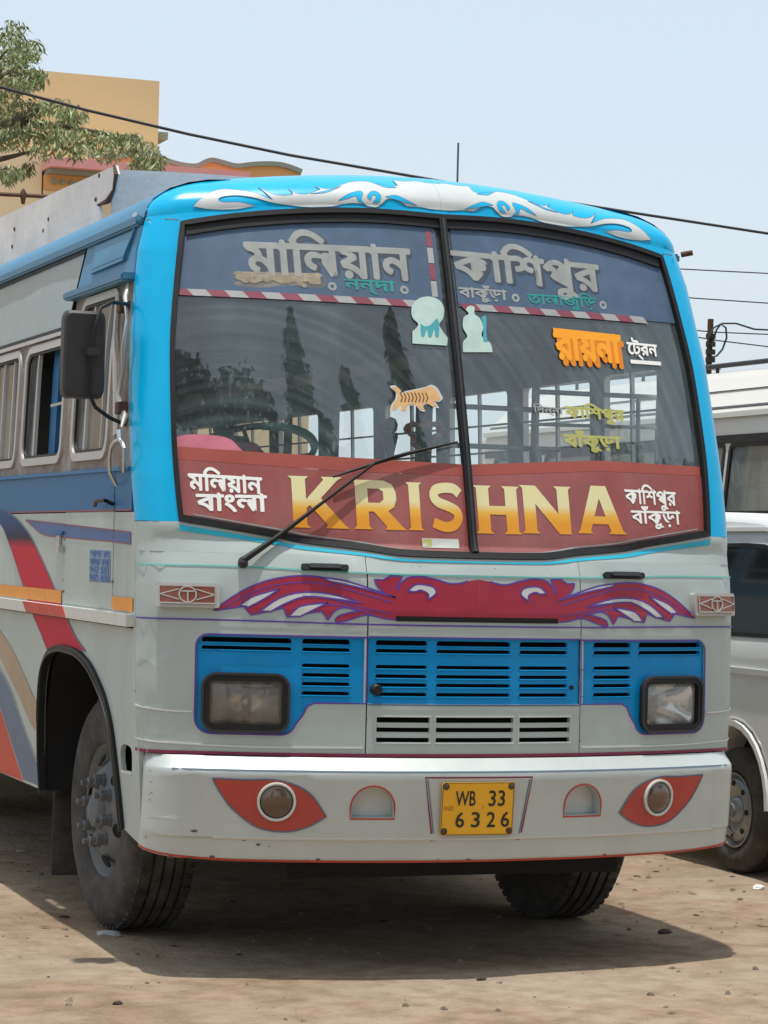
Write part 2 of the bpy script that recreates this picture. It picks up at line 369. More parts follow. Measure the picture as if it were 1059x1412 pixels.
def topz(x): return 3.115+.085*max(0, 1-(x/.826)**2)
def P0(u, s):
    sb = sbu(u)
    if s <= sb:
        p = plan(u, s); return Vector((p.x, p.y, s))
    ph = min(1, (s-sb)/CAPL)*math.pi/2; p = plan(u, sb); ny = max(0, 1-(abs(u)/1.40)**3)
    x = p.x*(1-.30*(1-math.cos(ph)))
    H = topz(p.x*.7)-sb; y = p.y+.42*ny*(1-math.cos(ph))
    return Vector((x, y, sb+H*math.sin(ph)))
def FR(u, s, off=0.):
    p = P0(u, s)
    if off:
        h = .004; n = (P0(u+h, s)-P0(u-h, s)).cross(P0(u, s+h)-P0(u, s-h)); n.normalize(); p = p+n*off
    return p
def seamy(z): return pl([(.45, .14), (.53, .154), (1.02, .226), (1.66, .272), (1.74, .30), (2.1, .44), (2.45, .52), (2.94, .625)], z)
def SD(a, z, off=0.):                                                # left side, a = -y
    return Vector((-wf(z)-off, -a, z))
def SDR(a, z, off=0.):                                               # right side, a = +y
    return Vector((wf(z)+off, a, z))
def scr(p):
    q = Vector(p)-CAM; d = q.dot(CF); return 529.5+FPX*q.dot(CR)/d, 706-FPX*q.dot(CU)/d
def inv(fm, px, py, g):
    """find the surface coordinates whose point is seen at photo pixel px,py"""
    a, b = g
    for _ in range(25):
        x, y = scr(fm(a, b)); ex, ey = px-x, py-y
        if abs(ex)+abs(ey) < .02: break
        h = 1e-3; xa, ya = scr(fm(a+h, b)); xb, yb = scr(fm(a, b+h))
        j = ((xa-x)/h, (xb-x)/h, (ya-y)/h, (yb-y)/h); D = j[0]*j[3]-j[1]*j[2]
        if abs(D) < 1e-3: break
        da, db = (ex*j[3]-ey*j[1])/D, (j[0]*ey-j[2]*ex)/D
        k = min(1, .3/max(abs(da), abs(db), 1e-9)); a += da*k; b += db*k
    return a, b
def fp(px, py): return inv(FR, px, py, ((px-640)/340, max(.5, min(3.1, 1.64+(700-py)/340))))
def fpl(pts): return [(*fp(p[0], p[1]), *p[2:]) for p in pts]
def sp(px, py): return inv(SD, px, py, (-1.2, 1.7))
def spl(pts): return [(*sp(p[0], p[1]), *p[2:]) for p in pts]
def runs(q, lim):
    """the stretches of closed outline q that lie clear of the centre line"""
    n = len(q); k0 = next((i for i in range(n) if abs(q[i][0]) <= lim), 0); o = []; cur = []
    for p in q[k0:]+q[:k0]:
        if abs(p[0]) > lim: cur.append(p)
        elif cur: o.append(cur); cur = []
    if cur: o.append(cur)
    return [r for r in o if len(r) > 1]
def mir(pts): return [(-p[0], *p[1:]) for p in reversed(pts)]

def decal(name, loops, m, parent, off=.003, th=.002, fm=FR, step=.08):
    return link(name, drape(fill2d(loops), fm, off, th, step), m, parent)
def line(name, pts, wd, m, parent, off=.003, th=.002, fm=FR, closed=False, step=.08):
    return link(name, drape(ribbon(pts, wd, closed), fm, off, th, step), m, parent)
def fittext(body, A, B, hgt, off=.02, shear=0, fm=FR, inner=None):
    """text whose box runs from surface point A (left middle) to B (right middle), hgt high"""
    bm = text2d(body, off, 3, shear)
    x0 = min(v.co.x for v in bm.verts); x1 = max(v.co.x for v in bm.verts); y0 = min(v.co.y for v in bm.verts); y1 = max(v.co.y for v in bm.verts)
    dx, dy = B[0]-A[0], B[1]-A[1]
    for v in bm.verts:
        t = (v.co.x-x0)/(x1-x0); q = (v.co.y-(y0+y1)/2)/(y1-y0)*hgt
        v.co = Vector((A[0]+dx*t, A[1]+dy*t+q, v.co.z))
    return bm
def put_text(name, body, L, Rr, hpx, m, parent, off=.003, bold=.02, shear=0, dxy=(0, 0), fm=FR, pf=None, th=0):
    pf = pf or fp
    A = pf(*L); B = pf(*Rr); a2 = pf(L[0], L[1]-hpx/2); a3 = pf(L[0], L[1]+hpx/2); h = a2[1]-a3[1]
    A = (A[0]+dxy[0], A[1]+dxy[1]); B = (B[0]+dxy[0], B[1]+dxy[1])
    return link(name, drape(fittext(body, A, B, h, bold, shear), fm, off, th, .08), m, parent, smooth=False)

bus = empty('bus', (0, 0, 0), 'parked blue and silver passenger bus with a maroon banner behind its curved two-piece windscreen', 'bus')

# ------------------------------------------------------------------ ground
def groundmat():
    m = bpy.data.materials.new('dusty_earth'); m.use_nodes = True; t = m.node_tree; L = t.links.new; b = t.nodes['Principled BSDF']; b.inputs['Roughness'].default_value = .95; b.inputs['Specular IOR Level'].default_value = .15
    tc = N(t, 'ShaderNodeTexCoord')
    def noise(s, d=8, r=.6, sc=(1, 1, 1)):
        mp = N(t, 'ShaderNodeMapping'); mp.inputs['Scale'].default_value = sc; L(tc.outputs['Object'], mp.inputs[0])
        n = N(t, 'ShaderNodeTexNoise'); n.inputs['Scale'].default_value = s; n.inputs['Detail'].default_value = d; n.inputs['Roughness'].default_value = r; L(mp.outputs[0], n.inputs['Vector']); return n.outputs['Fac']
    cr1 = N(t, 'ShaderNodeValToRGB'); e = cr1.color_ramp.elements; e[0].position = .32; e[0].color = (.255, .18, .118, 1); e[1].position = .7; e[1].color = (.41, .325, .24, 1); e.new(.5).color = (.345, .26, .178, 1)
    L(noise(.9, 10, .62), cr1.inputs[0])
    cr2 = N(t, 'ShaderNodeValToRGB'); e = cr2.color_ramp.elements; e[0].position = .36; e[0].color = (.62, .58, .55, 1); e[1].position = .58; e[1].color = (1, 1, 1, 1); L(noise(7, 10, .7), cr2.inputs[0])
    mx = N(t, 'ShaderNodeMix', data_type='RGBA', blend_type='MULTIPLY'); mx.inputs[0].default_value = .75; L(cr1.outputs[0], mx.inputs[6]); L(cr2.outputs[0], mx.inputs[7])
    cr3 = N(t, 'ShaderNodeValToRGB'); e = cr3.color_ramp.elements; e[0].position = .30; e[0].color = (.55, .5, .45, 1); e[1].position = .42; e[1].color = (1, 1, 1, 1); L(noise(60, 4, .7), cr3.inputs[0])
    m2 = N(t, 'ShaderNodeMix', data_type='RGBA', blend_type='MULTIPLY'); m2.inputs[0].default_value = .6; L(mx.outputs[2], m2.inputs[6]); L(cr3.outputs[0], m2.inputs[7])
    # paler greyish hard patch and faint tyre-swept streaks
    cr4 = N(t, 'ShaderNodeValToRGB'); e = cr4.color_ramp.elements; e[0].position = .5; e[0].color = (0, 0, 0, 1); e[1].position = .66; e[1].color = (1, 1, 1, 1); L(noise(.55, 6, .6, (1, 2.4, 1)), cr4.inputs[0])
    m3 = N(t, 'ShaderNodeMix', data_type='RGBA'); s = N(t, 'ShaderNodeMath', operation='MULTIPLY'); s.inputs[1].default_value = .4; L(cr4.outputs[0], s.inputs[0]); L(s.outputs[0], m3.inputs[0]); L(m2.outputs[2], m3.inputs[6]); m3.inputs[7].default_value = (.36, .32, .26, 1)
    L(m3.outputs[2], b.inputs['Base Color'])
    ad = N(t, 'ShaderNodeMath', operation='ADD'); q = N(t, 'ShaderNodeMath', operation='MULTIPLY'); q.inputs[1].default_value = .35; L(noise(45, 6, .7), q.inputs[0]); L(noise(6, 8, .65), ad.inputs[0]); L(q.outputs[0], ad.inputs[1])
    bp = N(t, 'ShaderNodeBump'); bp.inputs['Strength'].default_value = .9; bp.inputs['Distance'].default_value = .035; L(ad.outputs[0], bp.inputs['Height']); L(bp.outputs[0], b.inputs['Normal'])
    return m
M['earth'] = groundmat()
from mathutils import noise as mn
def gh(x, y):
    d = math.hypot(x, y); return (mn.noise(Vector((x*.8, y*.8, 3)))*.014+mn.noise(Vector((x*3, y*3, 5)))*.006)*max(0, 1-d/40)-.004
bm = bmesh.new()
xs = [-400, -120, -40, -15]+[-9+i*.15 for i in range(141)]+[16, 40, 120, 400]
ys = [-400, -120, -40, -12]+[-6+i*.15 for i in range(121)]+[16, 40, 120, 400, 900]
G = [[bm.verts.new((x, y, gh(x, y))) for x in xs] for y in ys]
for j in range(len(ys)-1):
    for i in range(len(xs)-1): bm.faces.new((G[j][i], G[j][i+1], G[j+1][i+1], G[j+1][i]))
tag(link('ground', bm, M['earth'], ang=180), 'dusty brown bare earth of the bus stand', kind='structure')

M['pebble'] = mat('pebbles', (.17, .14, .11), .9, 0, .35, 6)
M['leaf_dry'] = mat('dry_leaves', (.13, .08, .04), .8, 0, .5, 3)
def scatter(name, n, m, flat, rmin, rmax, label, area=(-3.5, -3.2, 6.5, 7), pw=3):
    V = []; F = []
    for _ in range(n):
        x = random.uniform(area[0], area[2]); y = random.uniform(area[1], area[3]); r = rmin+(rmax-rmin)*random.random()**pw; z = gh(x, y); a = random.random()*6.28; b = len(V)
        if flat:
            c_, s_ = math.cos(a), math.sin(a); l = r; ww = r*.4
            for px, py, pz in ((-l, 0, .2), (-.2*l, ww, .5), (l, 0, .3), (-.1*l, -ww, .1)): V.append((x+px*c_-py*s_, y+px*s_+py*c_, z+.003+pz*r*.5))
            F += [(b, b+3, b+2, b+1)]
        else:
            for k in range(5):
                q = r*random.uniform(.7, 1.2); V.append((x+q*math.cos(a+k*1.257), y+q*math.sin(a+k*1.257), z-.002))
            for k in range(4):
                q = r*random.uniform(.35, .7); V.append((x+q*math.cos(a+.5+k*1.57), y+q*math.sin(a+.5+k*1.57), z+r*random.uniform(.35, .8)))
            F += [(b, b+1, b+5), (b+1, b+6, b+5), (b+1, b+2, b+6), (b+2, b+3, b+7, b+6), (b+3, b+4, b+7), (b+4, b+8, b+7), (b+4, b, b+8), (b, b+5, b+8), (b+5, b+6, b+7, b+8)]
    me = bpy.data.meshes.new(name); me.from_pydata(V, [], F); me.update()
    tag(link(name, me, m, smooth=False), label, kind='stuff')
scatter('pebbles', 4200, M['pebble'], False, .002, .02, 'small pebbles and grit scattered over the earth', pw=7)
scatter('dry_leaves', 420, M['leaf_dry'], True, .012, .038, 'dry brown leaves and scraps lying on the earth')

M['palestone'] = mat('pale_stone', (.34, .33, .31), .9, 0, .2, 30); M['clod'] = mat('dark_clod', (.06, .045, .035), .95, 0, .3, 30); M['scrap'] = mat('white_scrap', (.75, .75, .70), .7, 0, .1, 20)
def lump(name, px, py, r, sq, m_, label, cat):
    d = (CR*(px-529.5)-CU*(py-706)+CF*FPX); t = -CAM.z/d.z; p = CAM+d*t; bm = bmesh.new(); bmesh.ops.create_icosphere(bm, subdivisions=3, radius=r)
    for v in bm.verts:
        n_ = 1+.35*mn.noise(v.co*(2.2/r)+Vector((px, py, 0))); v.co = Vector((v.co.x*n_*1.5, v.co.y*n_, v.co.z*n_*sq))
    o = link(name, bm, m_, ang=40); o.location = (p.x, p.y, gh(p.x, p.y)+r*sq*.45); o.rotation_euler.z = px*.1; return tag(o, label, cat)
lump('stone', 150, 1288, .035, .4, M['palestone'], 'flat pale grey stone on the earth in front of the left front wheel', 'stone')
lump('clod', 917, 1284, .026, .5, M['clod'], 'dark clod of earth inside the shadow right of the right front wheel', 'clod')
lump('clod', 64*1.38, 1262, .016, .5, M['clod'], 'small dark clod on sunlit earth left of the left front wheel', 'clod')
lump('clod', 162, 1384, .014, .6, M['clod'], 'small dark clod at the bottom left of the sunlit earth', 'clod')
lump('clod', 664, 1349, .014, .6, M['clod'], 'small dark clod on sunlit earth just in front of the bus shadow', 'clod')
lump('scrap', 1046, 1224, .028, .5, M['scrap'], 'crumpled white scrap on the earth by the van wheel', 'scrap')
lump('scrap', 30, 1267-95, .018, .4, M['palestone'], 'small grey scrap at the edge of the bus shadow by the left frame edge', 'scrap')
for k_, (x_, y_) in enumerate(((905, 1200), (878, 1206), (1010, 1208), (960, 1262), (330, 1315), (240, 1302))):
    lump('twig', x_, y_, .012, .3, M['clod'], ('dark twig fragment behind the right front wheel', 'dark twig fragment just right of the right front tyre', 'dark crumb of earth below the van wheel', 'dark crumb of earth right of the right front wheel on sunlit ground', 'dark crumb of earth in the bus shadow at the front', 'dark crumb of earth near the left front tyre')[k_], 'debris')
# ------------------------------------------------------------------ front lower panel
def px2s(py, px=560): return fp(px, py)[1]
USE = plan(5, 1.0)
def u_at_y(y, s):                                                    # u where the wrapped panel reaches depth y on the side
    lo, hi = .9, 2.2
    for _ in range(40):
        md = (lo+hi)/2
        if plan(md, s).y < y: lo = md
        else: hi = md
    return lo
def US_(z): return u_at_y(seamy(z)-.003, z)
US = u_at_y(.226, 1.0)
ZS = [.842, 1.0, 1.15, 1.3, 1.45, 1.56, 1.6062]
hoodL = [fp(510, 792), fp(504, 1042)]
hu = (abs(hoodL[0][0])+abs(hoodL[1][0])+abs(fp(804, 797)[0])+abs(fp(797, 1040)[0]))/4
zt, zb = 1.6062, .842
hz1 = fp(550, 792)[1]; hz0 = zb
zg1 = px2s(880); zg0 = px2s(971)
# blue grille outline (left half, in u,s)
gx0 = (fp(272, 900)[0]-fp(973, 900)[0])/2
hlL = fp(339, 972); hlR = fp(925, 968); hx = (hlL[0]-hlR[0])/2; hz = (hlL[1]+hlR[1])/2
zlow = px2s(1012, 400)-.004
xin = (fp(405, 990)[0]-fp(870, 985)[0])/2
g = .0025
def grille_side():
    """outline of the outer blue grille field, counter-clockwise"""
    r = .045; o = []
    o += [(-hu-g, zg0), (-hu-g, zg1)]
    o += [(gx0+r+r*math.cos(R(a)), zg1-r+r*math.sin(R(a))) for a in range(90, 181, 15)]
    q = .06
    o += [(gx0+q+q*math.cos(R(a)), zlow+q+q*math.sin(R(a))) for a in range(180, 271, 15)]
    o += [(xin-.06+.055*math.cos(R(a)), zlow+.055+.055*math.sin(R(a))) for a in range(270, 346, 15)]
    o += [(xin+.02, zg0-.045), (xin+.035, zg0-.014), (xin+.062, zg0)]
    return o[::-1]
GS = grille_side()
# slots: columns in px along y=890, rows in s
rows2 = [(883, 892), (895, 902)]; rows4 = [(917, 924), (930, 937), (942, 949), (955, 962)]; rows3 = [(989, 997), (1003, 1010), (1017, 1024)]
def rowz(r): return [(px2s(b)+.001, px2s(a)-.001) for a, b in r]
R2, R4, R3 = rowz(rows2), rowz(rows4), rowz(rows3)
def cu(px, py=890): return fp(px, py)[0]
colsC = [(cu(519), cu(590)), (cu(603), cu(705)), (cu(718), cu(784))]
colA = (cu(278), cu(402)); colB = (cu(417), cu(483))
def slots(cols, rws, r=.012): return [rrect(c[0], z[0], c[1], z[1], min(r, (z[1]-z[0])*.45), 3) for c in cols for z in rws]
slC = slots(colsC, R2+R4); slL = slots([colA, colB], R2)+slots([colB], R4)
cl3 = [(cu(519, 1005), cu(592, 1005)), (cu(601, 1005), cu(707, 1005)), (cu(716, 1005), cu(785, 1005))]
sl3 = slots(cl3, R3, .002)
hood = [(-hu+g, hz0), (hu-g, hz0), (hu-g, hz1), (-hu+g, hz1)]
hoodhole = [(-hu, hz0-.02), (hu, hz0-.02), (hu, hz1+g), (-hu, hz1+g)]
# silver surround = whole panel minus hood and grilles (one outline per side plus the strip above the hood)
def side_panel(sgn):
    o = [(-hu-g, zb), (-hu-g, hz1+g), (-hu-g, zt)]+[(-US_(z), z) for z in reversed(ZS)]
    h = [(x if x < -hu-.01 else -hu-.012, y) for x, y in GS]
    l = [o, h]
    if sgn > 0: l = [mir(q) for q in l]
    return l
fpn = empty('front_panel', (0, 0, 0)); fpn.parent = bus
for sg in (-1, 1):
    link('nose_sheet', drape(fill2d(side_panel(sg)), FR, 0, .018, .07), M['silver'], fpn)
link('nose_strip', drape(fill2d([[(-hu, hz1+g), (hu, hz1+g), (hu, zt), (-hu, zt)]]), FR, 0, .018, .07), M['silver'], fpn)
hd = empty('hood_lid', (0, 0, 0)); hd.parent = bus
cg = [(-hu+.004, zg0), (hu-.004, zg0), (hu-.004, zg1), (-hu+.004, zg1)]
link('lid_sheet', drape(fill2d([[(-hu+g, hz0), (hu-g, hz0), (hu-g, zg0), (-hu+g, zg0)]]+sl3), FR, .001, .018, .07), M['silver'], hd)
link('lid_sheet', drape(fill2d([[(-hu+g, zg1), (hu-g, zg1), (hu-g, hz1), (-hu+g, hz1)]]), FR, .001, .018, .07), M['silver'], hd)
def recess(u, s, off=0.): return FR(u, s, off-.009)
link('grille', drape(fill2d([cg]+slC), recess, 0, .016, .07), M['grille'], hd)
def lips(cl, rws, par, m, d=.006):
    for c in cl:
        for z in rws:
            bm = bmesh.new(); n = max(2, int((c[1]-c[0])/.06)); ln = [lerp(c[0]-.002, c[1]+.002, k/n) for k in range(n+1)]
            A = [[recess(u, z[0]+dz, o) for u in ln] for dz, o in ((-.003, .0005), (.0005, d), (.0035, d-.001), (.004, -.01))]
            V = [[bm.verts.new(p) for p in r_] for r_ in A]
            for a, b in zip(V, V[1:]):
                for k in range(n): bm.faces.new((a[k], a[k+1], b[k+1], b[k]))
            link('louvre', bm, m, par, ang=60)
lips(colsC, R2+R4, hd, M['grille'])
for sg in (-1, 1):
    gl = GS if sg < 0 else mir(GS); s_ = slL if sg < 0 else [mir(q) for q in slL]
    hr = rrect(hx-.142, hz-.094, hx+.142, hz+.094, .05); hr = hr if sg < 0 else mir(hr)
    go = link('grille', drape(fill2d([gl, hr]+s_), recess, 0, .016, .07), M['grille'], bus)
    cc = [colA, colB]; cb = [colB]
    if sg > 0: cc = [(-b, -a) for a, b in cc]; cb = [(-b, -a) for a, b in cb]
    lips(cc, R2, go, M['grille']); lips(cb, R4, go, M['grille'])
    line('purple_outline', (gl if sg < 0 else gl), .007, M['purple'], go, .0015, .001, closed=True)
line('purple_outline', [(-hu+.004, zg1+.003), (hu-.004, zg1+.003)], .006, M['purple'], hd, .0035, .001)
line('purple_outline', [(-hu+.004, zg0-.003), (hu-.004, zg0-.003)], .006, M['slate'], hd, .0035, .001)
# dark backing behind all openings
mkbox('engine_bay', (-1.12, .22, .55), (1.12, .5, 1.6), M['void'], bus)
link('grille_backing', drape(fill2d([[(-1.05, .86), (1.05, .86), (1.05, 1.5), (-1.05, 1.5)]]), FR, -.11, .01, .1), M['void'], bus)
# louvre bars of the lower silver vents: dark gaps with bars proud of the lid
for c in cl3:
    line('vent_frame', [(c[0]-.004, R3[0][1]+.004), (c[1]+.004, R3[0][1]+.004), (c[1]+.004, R3[2][0]-.004), (c[0]-.004, R3[2][0]-.004)], .004, M['white'], hd, .005, .004, closed=True)
# lid catch knob and keyhole
k = fp(518, 951); link('catch_knob', lathe([(0, .022), (.02, .022), (.026, .016), (.026, 0)], 20, (0, -1, 0), FR(k[0], k[1], -.006)), M['black'], hd)
k = fp(789, 948); link('catch_knob', lathe([(0, .009), (.006, .009), (.006, 0)], 16, (0, -1, 0), FR(k[0], k[1], -.006)), M['black'], hd)
# painted lines across the nose
def hline(pxs, wd, m, name='painted_line', off=.0022): line(name, cr(fpl(pxs), sub=8), wd, m, bus, off, .001)
yl = lambda s: s
s1 = fp(230, 779)[1]; s1c = fp(655, 795)[1]
line('mint_line', cr([(-US+.02, s1), (-.9, s1), (-.5, s1c+.004), (0, s1c), (.5, s1c+.004), (.9, s1), (US-.02, s1)], sub=6), .005, M['mint'], bus, .0035, .001)
s2 = fp(230, 853)[1]; s2c = fp(560, 862)[1]
line('navy_line', cr([(-US+.0, s2), (-.9, s2), (-hu, s2c), (0, s2c), (hu, s2c), (.9, s2), (US, s2)], sub=6), .006, M['purple'], bus, .0035, .001)
line('maroon_line', [(-US, zb+.004), (US, zb+.004)], .012, M['maroon'], bus, .0045, .001)
zz = fp(230, 1025)[1]
line('pressed_rib', cr([(-US, zz+.012), (-.95, zz-.004), (-hu-.01, zz-.004)], sub=6), .006, M['white'], bus, .004, .004)
line('pressed_rib', cr([(hu+.01, zz-.004), (.95, zz-.004), (US, zz+.012)], sub=6), .006, M['white'], bus, .004, .004)
zz = fp(230, 980)[1]
line('pressed_rib', cr([(-US, zz+.015), (-1.15, zz), (gx0-.01, zz)], sub=6), .006, M['white'], bus, .004, .004)
line('pressed_rib', cr([(-gx0+.01, zz), (1.15, zz), (US, zz+.015)], sub=6), .006, M['white'], bus, .004, .004)

# winged crest (left half traced, right half mirrored)
W1 = [(294, 842, 1), (319, 824), (346, 809), (375, 799), (412, 794), (450, 797), (483, 806), (512, 814), (530, 818, 1), (520, 808), (516, 799, 1), (528, 800, 1), (538, 794, 1), (555, 795, 1), (549, 806), (547, 815),
      (552, 805, 1), (562, 797), (580, 795), (600, 799), (622, 805), (640, 803), (657, 796, 1), (657, 857, 1), (548, 855, 1), (530, 853), (505, 848), (480, 855), (463, 858), (466, 850), (482, 845), (497, 843, 1), (476, 838), (462, 842), (452, 855, 1), (444, 843, 1), (428, 845), (396, 851, 1), (391, 838, 1), (374, 842), (346, 848, 1), (336, 836, 1), (315, 839)]
slits = [[(330, 835, 1), (350, 822), (386, 812, 1), (364, 826), (343, 837, 1)], [(358, 843, 1), (385, 825), (415, 817), (455, 819), (500, 832, 1), (455, 825), (420, 823), (392, 833), (374, 843, 1)],
         [(398, 850, 1), (414, 836), (452, 831, 1), (430, 842), (414, 850, 1)], [(442, 796, 1), (480, 802), (545, 824, 1), (490, 809), (455, 802, 1)],
         [(562, 815, 1), (574, 806), (596, 809), (601, 818), (590, 827, 1), (590, 819), (580, 814), (572, 816)]]
crest = empty('winged_emblem', (0, 0, 0)); crest.parent = bus
wl = cr(fpl(W1), True, 4); wl = [(x if x < -.035 else -.0004, y) for x, y in wl]
for sg in (-1, 1):
    q = wl if sg < 0 else mir(wl)
    decal('crimson_wing', [q], M['crimson'], crest, .0024, .0002)
    for run in runs(q, .035): line('purple_outline', run, .006, M['purple'], crest, .0028, .0002)
    for sl_ in slits:
        z = cr(fpl(sl_), True, 4); z = z if sg < 0 else mir(z)
        decal('silver_slit', [z], M['cream'], crest, .0032, .0002)
        line('purple_outline', z, .0062, M['purple'], crest, .0036, .0002, closed=True)
for stq in ([(310, 837), (350, 816), (400, 804), (450, 806), (500, 819), (540, 831)], [(362, 839), (400, 823), (450, 825), (500, 838), (540, 847)], [(404, 847), (430, 836), (470, 835), (515, 847)]):
    z = cr(fpl(stq), sub=5)
    for sg in (-1, 1): line('purple_stroke', z if sg < 0 else mir(z), .0042, M['purple'], crest, .0030, .0002)
a = fp(546, 853); b = fp(769, 857); um = (b[0]-a[0])/2
mkc = [(-um, a[1]-.010), (um, a[1]-.010), (um, a[1]+.010), (-um, a[1]+.010)]
decal('black_nameplate_slot', [mkc], M['void'], crest, .0046, .001)

# indicators on the nose
for sg in (-1, 1):
    c = fp(260, 821); u0 = c[0] if sg < 0 else -c[0]; z0 = c[1]; hw, hh = .112, .045
    if sg > 0: u0 -= -.0
    t = empty('indicator', (0, 0, 0)); t.parent = bus
    F2 = lambda u, s, off=0.: FR(u, s, off)
    decal('housing', [rrect(u0-hw, z0-hh, u0+hw, z0+hh, .008, 3)], M['alu'], t, .030, .032)
    decal('lens', [rrect(u0-hw+.016, z0-hh+.012, u0+hw-.016, z0+hh-.012, .004, 3)], M['lens'], t, .036, .008)
    ch = M['alu']
    line('trim_bar', [(u0-hw+.016, z0-hh+.012), (u0+hw-.016, z0-hh+.012), (u0+hw-.016, z0+hh-.012), (u0-hw+.016, z0+hh-.012)], .005, ch, t, .041, .006, closed=True)
    line('trim_bar', circ(u0, z0, .030, 24), .005, ch, t, .042, .006, closed=True)
    line('trim_bar', [(u0-.022, z0+.012), (u0+.022, z0+.012)], .005, ch, t, .042, .006)
    line('trim_bar', [(u0, z0+.012), (u0, z0-.028)], .005, ch, t, .042, .006)
    for q in (-1, 1):
        line('trim_bar', [(u0+q*.03, z0+.02), (u0+q*(hw-.018), z0)], .004, ch, t, .042, .006)
        line('trim_bar', [(u0+q*.03, z0-.02), (u0+q*(hw-.018), z0)], .004, ch, t, .042, .006)

# headlights
for sg in (-1, 1):
    t = empty('headlight', (0, 0, 0)); t.parent = bus; u0 = hx*(-1 if sg > 0 else 1); f = recess
    ring = [rrect(u0-.156, hz-.109, u0+.156, hz+.109, .05), rrect(u0-.134, hz-.082, u0+.134, hz+.082, .018)]
    link('rubber_bezel', drape(fill2d(ring), f, .026, .05, .08), M['black'], t)
    link('bezel_lip', drape(ribbon(ring[0], .010, True), f, .030, .012, .08), M['plastic'], t)
    def patch(nm, nx, nz, fn, m_, ang_=60):
        bm = bmesh.new(); g0 = []
        for j in range(nz+1): g0.append([bm.verts.new(fn(i/nx*2-1, j/nz*2-1, i)) for i in range(nx+1)])
        for j in range(nz):
            for i in range(nx): bm.faces.new((g0[j][i], g0[j][i+1], g0[j+1][i+1], g0[j+1][i]))
        return link(nm, bm, m_, t, ang=ang_)
    patch('reflector', 18, 12, lambda a_, b_, i: f(u0+a_*.136, hz+b_*.084, -.060*(1-a_**2)*(1-b_**2)-.004), M['reflector'] if sg > 0 else M['reflector_dull'], 180)
    pc = f(u0, hz, -.045); nd = (f(u0, hz, .1)-pc).normalized()
    link('bulb', lathe([(0, .016), (.02, .016), (.030, .010), (.034, 0)], 14, nd, pc), M['chrome'], t)
    patch('lens', 44, 10, lambda a_, b_, i: f(u0+a_*.135, hz+b_*.083, .004+.018*(1-abs(a_)**4)*(1-abs(b_)**4)+(.0022 if i % 2 else 0)), M['lensglass'] if sg > 0 else M['lensglass_dull'], 180)
    line('lens_rim', rrect(u0-.134, hz-.082, u0+.134, hz+.082, .016), .008, M['chrome'] if sg > 0 else M['lampdull'], t, .004+.0, .004, f, True)

# grab handles on the nose
for L_, R_ in (((415, 783), (480, 784)), ((831, 794), (886, 795))):
    a, b = fp(*L_), fp(*R_)
    bm = bmesh.new(); n = 6
    decal('grab_handle', [rrect(a[0], (a[1]+b[1])/2-.011, b[0], (a[1]+b[1])/2+.011, .008, 3)], M['black'], bus, .016, .016)
    decal('handle_grip', [rrect(a[0]+.03, (a[1]+b[1])/2-.007, b[0]-.03, (a[1]+b[1])/2+.009, .006, 3)], M['plastic'], bus, .028, .010)

# ------------------------------------------------------------------ bumper
def bump(u, v, off=0.):
    """v runs up the bumper: .44 bottom ... .78 face ... .84 ledge"""
    s = v; sg = -1 if u < 0 else 1; a = abs(u); w_ = 1.247; b_ = .262
    y_ = pl([(.44, -.165), (.455, -.175), (.525, -.185), (.535, -.195), (.775, -.215), (.79, -.21), (.845, -.150), (.85, -.13)], v)
    if v > .78: w_ -= (v-.78)*.12
    s = v if v < .79 else .79+(v-.79)*.85
    al = math.atan(2*b_/w_); rc = .17; x1 = w_-rc+rc*math.sin(al); y1 = y_+b_*(x1/w_)**2; yc = y1+rc*math.cos(al)
    if a <= x1: p = Vector((sg*a, y_+b_*(a/w_)**2, s))
    else:
        th = al+(a-x1)/rc
        p = Vector((sg*(w_-rc+rc*math.sin(th)), yc-rc*math.cos(th), s)) if th < math.pi/2 else Vector((sg*w_, yc+(th-math.pi/2)*rc, s))
    return p
def BU(u, v, off=0.):
    p = bump(u, v)
    if off:
        h = .003; n = (bump(u+h, v)-bump(u-h, v)).cross(bump(u, v+h)-bump(u, v-h)); n.normalize(); p = p+n*off
    return p
def bp(px, py): return inv(BU, px, py, ((px-640)/340, .62))
def bpl(pts): return [(*bp(p[0], p[1]), *p[2:]) for p in pts]
lo_, hi_ = 1.0, 2.0
for _ in range(40):
    md_ = (lo_+hi_)/2
    if bump(md_, .6).y < .19: lo_ = md_
    else: hi_ = md_
BUE = lo_
bmp = empty('bumper', (0, 0, 0)); bmp.parent = bus
# outline, with the half-moon openings
dl = bpl([(483, 1130), (538, 1130)]); dh = bp(511, 1089)
du = (abs(dl[0][0])+abs(bp(826, 1122)[0]))/2, (abs(dl[1][0])+abs(bp(775, 1122)[0]))/2
dz0 = (dl[0][1]+dl[1][1]+2*bp(800, 1122)[1])/4; dz1 = dz0+.118
dc = -(du[0]+du[1])/2; dr = (du[0]-du[1])/2
def halfmoon(g_=0):
    o = [(dc-dr-g_, dz0-g_), (dc+dr+g_, dz0-g_)]
    return o+[(dc+(dr+g_)*math.cos(R(a)), dz1-dr+(dr+g_)*math.sin(R(a))) for a in range(0, 181, 15)]
hm = halfmoon()
olin = [(-BUE, .475), (-1.16, .452), (-.9, .44), (.9, .44), (1.16, .452), (BUE, .475), (BUE, .845), (-BUE, .845)]
bme = fill2d([cr([(p[0], p[1], 1) for p in olin], True, 3), hm, mir(hm)])
for vv in (.455, .525, .535, .775, .785, .79):
    bmesh.ops.bisect_plane(bme, geom=bme.verts[:]+bme.edges[:]+bme.faces[:], plane_co=(0, vv, 0), plane_no=(0, 1, 0), dist=1e-5)
link('bumper_shell', drape(bme, BU, 0, .022, .05), M['bumper'], bmp, ang=24)
